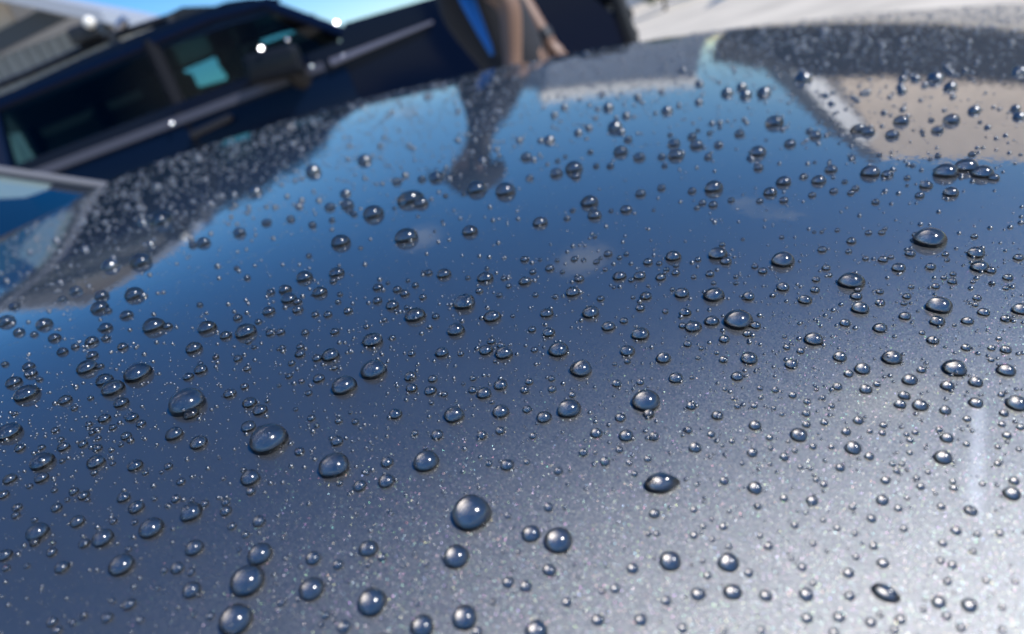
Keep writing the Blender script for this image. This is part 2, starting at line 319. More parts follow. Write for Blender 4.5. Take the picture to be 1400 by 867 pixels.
# roof
roofp = [(-3.2, 1.69), (-2.36, 1.712), (-1.88, 1.748), (-1.42, 1.762), (-.967, 1.758), (-.845, 1.735), (-.70, 1.69), (-.74, 1.655), (-.98, 1.68), (-1.42, 1.69), (-2.36, 1.65), (-3.2, 1.62)]
bm = BM(); prism(bm, roofp, TY + .20, TY + TW - .20); sobj('roof', bm, NAVY, bevel=.025, seg=3)
for s in (0, 1):
    yb = TY + .03 if s == 0 else TY + TW - .03; yt = TY + .22 if s == 0 else TY + TW - .22
    for nm, (xa, za), (xb, zb), r in (('front_pillar', (-.33, 1.36), (-.74, 1.69), .038), ('roof_rail_side', (-.72, 1.70), (-1.1, 1.735), .04), ('roof_rail_side', (-1.1, 1.735), (-3.2, 1.665), .045),
                                  ('middle_pillar', (-1.46, belt), (-1.50, 1.72), .05), ('rear_pillar', (-2.62, belt), (-2.58, 1.69), .07), ('tail_pillar', (-3.28, belt), (-3.15, 1.66), .06)):
        bm = BM(); rail = 'rail' in nm
        bar(bm, (xa, yt if rail else yb, za), (xb, yt, zb), r, None, 10, .7); sobj(nm, bm, MATTE if 'middle' in nm else NAVY)
# panes on the near and far sides
def side_pane(x0, x1, x0t, x1t, zt0, zt1, near=True):
    yb, yt = (TY + .035, TY + .215) if near else (TY + TW - .035, TY + TW - .215)
    bm = BM(); slab(bm, [(x0, yb, belt), (x1, yb, belt), (x1t, yt, zt1), (x0t, yt, zt0)], (0, .006 if near else -.006, 0)); sobj('window', bm, TINT, smooth=False)
side_pane(-1.42, -.42, -1.46, -.80, 1.70, 1.68); side_pane(-2.56, -1.50, -2.54, -1.54, 1.68, 1.71); side_pane(-3.22, -2.66, -3.1, -2.63, 1.64, 1.66)
# far side: lining with two openings through which the sky shows
fy = TY + TW - .12
def lined(hole, outer):
    bm = BM(); a = [bm.verts.new(p) for p in hole]; b = [bm.verts.new(p) for p in outer]; n = len(a)
    for i in range(n): bm.faces.new((a[i], a[(i + 1) % n], b[(i + 1) % n], b[i]))
    sobj('far_door_lining', bm, DARKINT, smooth=False)
    bm = BM(); poly3(bm, [Vector(p) + Vector((0, .01, 0)) for p in hole]); sobj('far_window', bm, TINT, smooth=False)
H1 = [at(243, 72, fy), at(297, 52, fy), at(298, 88, fy), at(313, 108, fy), at(262, 122, fy)]
mid = (H1[1] + H1[2]) / 2
xm = at(318, 45, fy).x
lined([H1[0], H1[1], H1[2], H1[3], H1[4]], [Vector((-3.3, fy, 1.95)), Vector((xm, fy, 1.95)), Vector((xm, fy, 1.6)), Vector((xm, fy, 1.1)), Vector((-3.3, fy, 1.1))])
H2 = [at(338, 30, fy), at(405, 44, fy), at(360, 60, fy)]
lined(H2, [Vector((xm + .005, fy, 1.95)), H2[1] + Vector((.42, 0, -.12)), Vector((xm + .005, fy, 1.1))])
for hx0 in (-1.75, -1.15):
    for yy in (TY + .45, TY + 1.2):
        bm = BM(); box(bm, (hx0 - .08, yy - .02, .9), (hx0 + .08, yy + .42, 1.42)); box(bm, (hx0 - .06, yy + .08, 1.44), (hx0 + .04, yy + .32, 1.60)); sobj('seat', bm, DARKINT, bevel=.03)
# windscreen
bm = BM(); slab(bm, [(-.30, TY + .10, 1.362), (-.30, TY + TW - .10, 1.362), (-.72, TY + TW - .27, 1.70), (-.72, TY + .27, 1.70)], (-.005, 0, -.006)); sobj('windscreen', bm, SCREEN, smooth=False)
# door mirror
mp = at(378, 88, TY - .12)
bm = BM(); box(bm, (-.17, -.08, -.085), (.15, .08, .085)); bmesh.ops.rotate(bm, verts=bm.verts, matrix=Matrix.Rotation(R_(6), 3, 'Y')); bmesh.ops.translate(bm, verts=bm.verts, vec=mp); mir = sobj('door_mirror', bm, mat('mirror_black', (.006, .008, .012), .6, 0, .15, spec=.1), bevel=.045, seg=4)
bm = BM(); q = at(412, 108, TY); bar(bm, mp + Vector((.06, .03, -.04)), (q.x, TY + .03, q.z), .06, .075, 10); sobj('mirror_arm', bm, BLACKP)
# roof rack: rail, feet, lamp, wind deflector
ra = [at(0, 104, TY + .1), at(108, 50, TY + .1), at(190, 20, TY + .1)]
rz = [Vector((-2.9, TY + .3, 1.79)), Vector((-2.3, TY + .3, 1.805)), Vector((-1.72, TY + .3, 1.838)), Vector((-1.35, TY + .3, 1.825))]
bm = BM()
for a_, b_ in zip(rz[:-1], rz[1:]): bar(bm, a_, b_, .022, None, 8)
rk = sobj('roof_rack_rail', bm, BLACKP)
for k_ in (0, 2, 3):
    bm = BM(); bar(bm, rz[k_] + Vector((0, 0, .01)), (rz[k_].x, rz[k_].y, 1.72), .03, .04, 8); sobj('rack_foot', bm, BLACKP)
bm = BM(); c_ = at(118, 45, TY + .28); box(bm, c_ - Vector((.09, .05, .05)), c_ + Vector((.09, .05, .05))); lp = sobj('lamp_pod', bm, BLACKP, bevel=.02)
bm = BM(); c_ = at(122, 31, TY + .20); bmesh.ops.create_uvsphere(bm, u_segments=16, v_segments=8, radius=.035); bmesh.ops.translate(bm, verts=bm.verts, vec=c_); sobj('lamp_lens', bm, WHITE)
bm = BM(); prism(bm, [(-1.5, 1.775), (-1.42, 1.83), (-1.25, 1.845), (-1.1, 1.80), (-1.0, 1.765), (-1.1, 1.775), (-1.25, 1.80), (-1.40, 1.79)], TY + .3, TY + TW - .3); sobj('wind_deflector', bm, BLACKP, bevel=.01)
bm = BM(); c_ = at(168, 33, TY + .27); bar(bm, c_ - Vector((.03, 0, .01)), c_ + Vector((.03, 0, .02)), .03, None, 8); sobj('rack_clamp', bm, ALLOY)
# front: black grille bars, bumper, push bar
for k_ in range(7):
    bm = BM(); z_ = .70 + k_ * .055; box(bm, (1.19 - k_ * .012, TY + .25, z_), (1.235 - k_ * .012, TY + TW - .25, z_ + .03)); sobj('grille_bar', bm, BLACKP, bevel=.006)
bm = BM(); box(bm, (1.0, TY - .03, .48), (1.36, TY + TW + .03, .70)); sobj('front_bumper', bm, BLACKP, bevel=.05)
for yy in (TY + .02, TY + .35, TY + 1.5):
    bm = BM(); bar(bm, (1.34, yy, .60), (1.30, yy, 1.10), .05, None, 8); bar(bm, (1.30, yy, 1.10), (1.14, yy, 1.24), .05, None, 8); sobj('push_bar_post', bm, BLACKP)
for zz in (.80, .92, 1.06, 1.16):
    bm = BM(); bar(bm, (1.33 - .1 * max(0, zz - 1.05), TY + .0, zz), (1.33 - .1 * max(0, zz - 1.05), TY + 1.55, zz), .05, None, 10); sobj('push_bar', bm, BLACKP)
for x in (.62, -2.35):
    for y in (TY + .1, TY + TW - .1): 
        wheel(suv, x - SO.x, y - SO.y, .40, .40, .26)
# added polished caps turned to mirror the sun, standing in for body glints
def dome_cap(p, r, R, parent_mat=CHROME):
    v = (Vector((0, 0, CAM_H)) - p).normalized(); h = (v + SUNV).normalized()
    bm = BM(); n = 14; top = bm.verts.new(p + h * .0); s = h.orthogonal().normalized(); t = h.cross(s); prev = None
    for j in range(1, 5):
        rr = r * j / 4; ring = [bm.verts.new(p + (s * math.cos(2 * math.pi * k / n) + t * math.sin(2 * math.pi * k / n)) * rr - h * (R - math.sqrt(R * R - rr * rr))) for k in range(n)]
        for k in range(n):
            if prev is None: bm.faces.new((top, ring[k], ring[(k + 1) % n]))
            else: bm.faces.new((prev[k], ring[k], ring[(k + 1) % n], prev[(k + 1) % n]))
        prev = ring
    b = bm.verts.new(p - h * r * .6)
    for k in range(n): bm.faces.new((prev[k], b, prev[(k + 1) % n]))
    return sobj('sun_glint_cap', bm, parent_mat)
for (px, py, y, r, R) in ((460, 31, TY - .02, .012, .085), (357, 66, TY - .22, .012, .075), (235, 168, TY - .04, .010, .026), (470, 75, TY - .02, .010, .020), (426, 90, TY - .03, .010, .018), (300, 168, TY - .06, .008, .014), (393, 54, TY - .03, .008, .018)):
    dome_cap(at(px, py, y), r, R)

# ------------------------------------------------------------------ metal shed at the back
shed = empty('metal_shed', (-8, 16, 0), 'beige and grey corrugated metal shed with gable roof behind the navy vehicle', 'building')
def shp(px, py, y=14.): return at(px, py, y) - Vector((-8, 16, 0))
def shobj(name, bm, mat_, **k): return obj(name, bm, mat_, shed, **k)
yw = 14.0 - 16
gz0 = lambda x: 4.75 - .60 * abs(x - 1.0)
for k_ in range(6):
    x0 = -3.4 + k_ * 1.22; bm = BM(); nr = 6
    for j in range(nr):
        xa = x0 + 1.2 * j / nr; prism(bm, [(xa, 0), (xa + .12, 0), (xa + .12, 1), (xa, 1)], 0, .03) if False else box(bm, (xa, yw - .03, 0), (xa + .11, yw + .02, min(3.55, gz0(x0 + .6) - .1)))
    box(bm, (x0, yw, 0), (x0 + 1.2, yw + .05, min(3.55, gz0(x0 + .6) - .1))); shobj('wall_panel', bm, RIB, smooth=False)
g0, g1 = shp(-180, 185), shp(112, -2)
bm = BM(); slab(bm, [Vector((-1.2, yw - .12, 3.38)), Vector((2.6, yw - .12, 3.72)), Vector((2.2, yw - .12, 3.98)), Vector((-.6, yw - .12, 3.68))], (0, .1, 0)) ; shobj('dark_band', bm, DARKST, smooth=False)  # dark sloping band across the gable front
gz = lambda x: 4.75 - .60 * abs(x - 1.0)                  # gable line over the shed's own x
for k_ in range(4):
    x0 = -2.0 + k_ * 1.25; x1 = x0 + 1.23; za = 3.62 + .085 * k_
    top = [Vector((x1, yw - .05, gz(x1) - .06))] + ([Vector((1.0, yw - .05, 4.69))] if x0 < 1.0 < x1 else []) + [Vector((x0, yw - .05, gz(x0) - .06))]
    if min(v.z for v in top) > za + .05:
        bm = BM(); slab(bm, [Vector((x0, yw - .05, za)), Vector((x1, yw - .05, za + .08))] + top, (0, .05, 0)); shobj('gable_panel', bm, BEIGE, smooth=False)
for sx_ in (1, -1):
    e_ = 1.0 + sx_ * 2.35; bm = BM()
    slab(bm, [Vector((1.0, yw - .7, 4.75)), Vector((e_, yw - .7, gz(e_))), Vector((e_, yw + 9, gz(e_))), Vector((1.0, yw + 9, 4.75))], (0, 0, .22)); shobj('roof', bm, ROOFG, smooth=False)
bm = BM(); box(bm, (3.0, yw - .1, 0), (3.12, yw + .1, 3.5)); shobj('corner_post', bm, DARKST, smooth=False)

# ------------------------------------------------------------------ carport building to the front, seen mirrored in the bonnet
def pol(az, dist): return Vector((math.sin(R_(az)) * dist, math.cos(R_(az)) * dist, 0))

def pl(az, el, dist=18., az0=-20.):
    """point on the plane facing azimuth az0 at a distance, seen under azimuth and elevation from the bonnet"""
    d = dist / math.cos(R_(az - az0)); p = pol(az, d); return Vector((p.x, p.y, max(0, CAM_H + d * math.tan(R_(el)))))
cp = empty('carport_building', (22, 22, 0), 'tan fronted carport with white roof edge, showing only mirrored on the bonnet', 'building')
CO = Vector((22, 22, 0))
def cobj(name, bm, mat_): bmesh.ops.translate(bm, verts=bm.verts, vec=-CO); return obj(name, bm, mat_, cp, smooth=False)
back = pol(-20, 1.0)
bm = BM(); slab(bm, [pl(30.5, 5.6), pl(38.7, 11.5), pl(46, 10.3), pl(52, 9.3), pl(58, 8.3), pl(58, 2.5), pl(52, 2.9), pl(45, 3.3), pl(37, 4.4)], back * .3); cobj('fascia', bm, TAN)
c_ = pl(34.5, 8.3, 15.2); nw = Vector((math.sin(R_(145)) * math.cos(R_(30)), math.cos(R_(145)) * math.cos(R_(30)), .5)); o_ = Vector((0, 0, CAM_H))     # sloping white flashing, turned to the sun
def on_flash(az, el):
    d = Vector((math.sin(R_(az)) * math.cos(R_(el)), math.cos(R_(az)) * math.cos(R_(el)), math.sin(R_(el)))); return o_ + d * ((c_ - o_).dot(nw) / d.dot(nw))
bm = BM(); slab(bm, [on_flash(29.6, 4.9), on_flash(38.5, 11.7), on_flash(40.2, 11.4), on_flash(31.9, 5.2)], nw * -.06); cobj('white_roof_edge', bm, WHITE)
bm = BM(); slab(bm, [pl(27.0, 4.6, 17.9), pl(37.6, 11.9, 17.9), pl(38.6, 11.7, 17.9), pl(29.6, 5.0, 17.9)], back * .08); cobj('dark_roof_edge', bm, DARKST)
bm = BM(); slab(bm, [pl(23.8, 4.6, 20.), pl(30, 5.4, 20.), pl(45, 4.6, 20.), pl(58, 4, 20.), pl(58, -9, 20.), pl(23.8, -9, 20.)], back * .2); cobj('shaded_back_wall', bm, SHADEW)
for az_ in (27, 38, 48, 56):
    bm = BM(); p = pl(az_, -9, 18.1); q = pl(az_, 3.2, 18.1); bar(bm, p, q, .12, None, 8); cobj('post', bm, DARKST)
# long low depot far off: white roof edge over a grey blue wall
dep = empty('depot', pol(17, 40), 'long grey blue depot with white roof edge far off, showing only mirrored on the bonnet', 'building')
DO = pol(17, 40)
def dobj(name, bm, m_): bmesh.ops.translate(bm, verts=bm.verts, vec=-DO); return obj(name, bm, m_, dep, smooth=False)
bk = pol(-20, 1.0)
bm = BM(); slab(bm, [pl(10.6, -2, 32, -20), pl(10.6, 7.4, 32, -20), pl(22.6, 6.2, 32, -20), pl(22.6, -2, 32, -20)], bk * 8); dobj('wall', bm, GREYW)
bm = BM(); slab(bm, [pl(10.3, 7.4, 31.9, -20), pl(10.3, 8.3, 31.9, -20), pl(22.9, 6.9, 31.9, -20), pl(22.9, 6.2, 31.9, -20)], bk * .4); dobj('white_roof_edge', bm, WHITE)
# shrub beyond the vehicle's front
shr = empty('shrub', (7.9, 23, 0), 'small dark shrub on pale concrete beyond the navy vehicle front', 'plant')
bm = BM(); bar(bm, (0, 0, 0), (.05, 0, .5), .06, .03, 6); bar(bm, (.02, 0, .3), (-.3, .1, .8), .03, .012, 5); bar(bm, (.02, 0, .3), (.35, -.1, .75), .03, .012, 5); obj('stem', bm, BARK, shr)
bm = BM()
for k_ in range(700):
    v = rng.normal(size=3); v /= np.linalg.norm(v); c_ = Vector(v * rng.uniform(.4, 1) * np.array([.85, .7, .5]) + np.array([0, 0, .75])); c_.z = max(.1, c_.z)
    a_ = Vector(rng.normal(size=3)).normalized(); b_ = a_.orthogonal().normalized(); l_ = rng.uniform(.06, .12)
    bm.faces.new([bm.verts.new(p) for p in (c_ - a_ * l_, c_ + b_ * l_ * .45, c_ + a_ * l_, c_ - b_ * l_ * .45)])
tag(obj('foliage', bm, LEAF, shr, smooth=False), kind='stuff')

# ------------------------------------------------------------------ person
PX, PY = .335, 2.95
per = empty('person', (PX, PY, 0), 'person in black clothes with blue side panel leaning beside the navy vehicle', 'person')
def skin_mesh(joints, edges, sub=2):
    """joints: name -> (pos, rx, ry)"""
    names = list(joints); me = bpy.data.meshes.new('body'); me.from_pydata([joints[k][0] for k in names], [(names.index(a), names.index(b)) for a, b in edges], [])
    o = bpy.data.objects.new('body_tmp', me); COL.objects.link(o)
    o.modifiers.new('s', 'SKIN'); m2 = o.modifiers.new('u', 'SUBSURF'); m2.levels = sub; m2.render_levels = sub
    sv = me.skin_vertices[0].data
    for i, k in enumerate(names): sv[i].radius = (joints[k][1], joints[k][2]); sv[i].use_root = (i == 0)
    dg = bpy.context.evaluated_depsgraph_get(); dg.update(); r = bpy.data.meshes.new_from_object(o.evaluated_get(dg)); bpy.data.objects.remove(o); return r
# facing -x, bent forward; near (left) arm hangs, far arm reaches back and down
J = {'pelvis': ((.04, 0, .93), .13, .16), 'waist': ((.02, 0, 1.08), .14, .16), 'chest': ((-.05, 0, 1.27), .16, .18), 'upchest': ((-.08, 0, 1.40), .125, .16), 'neck': ((-.09, 0, 1.48), .065, .06), 'nape': ((-.105, 0, 1.525), .065, .06),
     'head': ((-.125, 0, 1.60), .10, .08), 'crown': ((-.12, 0, 1.67), .085, .07), 'chin': ((-.19, 0, 1.545), .035, .035), 'nose': ((-.238, 0, 1.60), .012, .012)}
E_ = [('pelvis', 'waist'), ('waist', 'chest'), ('chest', 'upchest'), ('upchest', 'neck'), ('neck', 'nape'), ('nape', 'head'), ('head', 'crown'), ('head', 'chin'), ('head', 'nose')]
arms = {-1: [(-.08, -.20, 1.38), (.05, -.26, 1.18), (-.02, -.27, .94), (-.035, -.27, .875)], 1: [(-.06, .20, 1.38), (.165, .26, 1.21), (.215, .18, 1.0), (.235, .15, .94)]}
for s_, pts_ in arms.items():
    q = 'n' if s_ < 0 else 'f'
    for nm, p_, r_ in zip(('sh', 'el', 'wr', 'pa'), pts_, (.065, .047, .032, .034)): J[q + nm] = (p_, r_, r_ * (.8 if nm == 'pa' else 1))
    E_ += [('upchest', q + 'sh'), (q + 'sh', q + 'el'), (q + 'el', q + 'wr'), (q + 'wr', q + 'pa')]
    d_ = (Vector(pts_[3]) - Vector(pts_[2])).normalized(); sd = Vector((1, 0, 0)) - d_ * d_.x; sd.normalize()
    for k_ in range(4):
        o_ = sd * (.027 - .018 * k_); p1 = Vector(pts_[3]) + d_ * .03 + o_; ln = (.05, .06, .056, .045)[k_]
        p2 = p1 + d_ * ln * .55; p3 = p2 + (d_ - Vector((.35, 0, 0))).normalized() * ln * .6
        for nm, p_ in (('a', p1), ('b', p2), ('c', p3)): J[f'{q}f{k_}{nm}'] = (tuple(p_), .0085, .0085)
        E_ += [(q + 'pa', f'{q}f{k_}a'), (f'{q}f{k_}a', f'{q}f{k_}b'), (f'{q}f{k_}b', f'{q}f{k_}c')]
    t1 = Vector(pts_[2]) + d_ * .03 - sd * .035; t2 = t1 + d_ * .045 - sd * .02
    J[q + 't1'] = (tuple(t1), .012, .012); J[q + 't2'] = (tuple(t2), .009, .009); E_ += [(q + 'wr', q + 't1'), (q + 't1', q + 't2')]
    J[q + 'hip'] = ((.05, s_ * .10, .86), .095, .095); J[q + 'kn'] = ((.02 + .03 * s_, s_ * .12, .48), .06, .06); J[q + 'an'] = ((.07 + .03 * s_, s_ * .13, .09), .04, .04); J[q + 'toe'] = ((-.10 + .03 * s_, s_ * .15, .04), .035, .04)
    E_ += [('pelvis', q + 'hip'), (q + 'hip', q + 'kn'), (q + 'kn', q + 'an'), (q + 'an', q + 'toe')]
bm = BM(); a_, b_ = Vector((.165, .26, 1.21)), Vector((.215, .18, 1.0)); bar(bm, a_.lerp(b_, .80), a_.lerp(b_, .98), .042, .038, 14); obj('wristband', bm, BLACKP, per)
me = skin_mesh(J, E_); body = link('body', me, [SKIN, SHIRT, SHOE, HAIR], per)
for p in me.polygons:
    c_ = p.center; arm = (abs(c_.y) > .185 or c_.x > .168) and c_.z < 1.22 and c_.z > .7
    p.material_index = 2 if c_.z < .10 else (1 if (.50 < c_.z < 1.47 and not arm and not (c_.z < 1.0 and abs(c_.y) > .12 and c_.x > .12)) else 0); p.use_smooth = True
    if c_.z > 1.47 and c_.x > -.16: p.material_index = 3
per.scale = (1, 1, .985)
bm = BM(); bmesh.ops.create_uvsphere(bm, u_segments=20, v_segments=10, radius=1)
bmesh.ops.delete(bm, geom=[v for v in bm.verts if v.co.z < -.55], context='VERTS'); bmesh.ops.scale(bm, verts=bm.verts, vec=(.135, .105, .115)); bmesh.ops.translate(bm, verts=bm.verts, vec=(-.115, 0, 1.645)); cap = obj('cap', bm, SHIRT, per)
bm = BM(); bmesh.ops.create_circle(bm, cap_ends=True, segments=20, radius=1); bmesh.ops.scale(bm, verts=bm.verts, vec=(.11, .11, 1)); r_ = bmesh.ops.extrude_face_region(bm, geom=bm.faces[:]); bmesh.ops.translate(bm, verts=[v for v in r_['geom'] if isinstance(v, bmesh.types.BMVert)], vec=(0, 0, .008)); bmesh.ops.rotate(bm, verts=bm.verts, matrix=Matrix.Rotation(R_(-14), 3, 'Y')); bmesh.ops.translate(bm, verts=bm.verts, vec=(-.235, 0, 1.635)); obj('brim', bm, SHIRT, cap)
for s_ in (-1, 1):
    bm = BM(); bmesh.ops.create_uvsphere(bm, u_segments=10, v_segments=6, radius=1); bmesh.ops.scale(bm, verts=bm.verts, vec=(.022, .012, .03)); bmesh.ops.translate(bm, verts=bm.verts, vec=(-.11, s_ * .09, 1.59)); obj('ear', bm, SKIN, per)
    bm = BM(); bmesh.ops.create_uvsphere(bm, u_segments=10, v_segments=6, radius=.011); bmesh.ops.translate(bm, verts=bm.verts, vec=(-.222, s_ * .03, 1.61)); obj('eye', bm, WHITE, per)
# blue panel down the side of the clothes
bm = BM(); A_ = []; 
for z_, xa, xb in ((1.32, -.125, -.055), (1.22, -.11, -.055), (1.12, -.09, -.052), (1.06, -.075, -.05), (1.03, -.068, -.053)):
    row = []
    for k_ in range(5):
        x_ = xa + (xb - xa) * k_ / 4; row.append(bm.verts.new((x_, -.165 - .012 * math.sin(math.pi * k_ / 4), z_)))
    A_.append(row)
for r0, r1 in zip(A_[:-1], A_[1:]):
    for k_ in range(4): bm.faces.new((r0[k_], r0[k_ + 1], r1[k_ + 1], r1[k_]))
pn = obj('blue_side_panel', bm, BLUE, per); md = pn.modifiers.new('t', 'SOLIDIFY'); md.thickness = .012

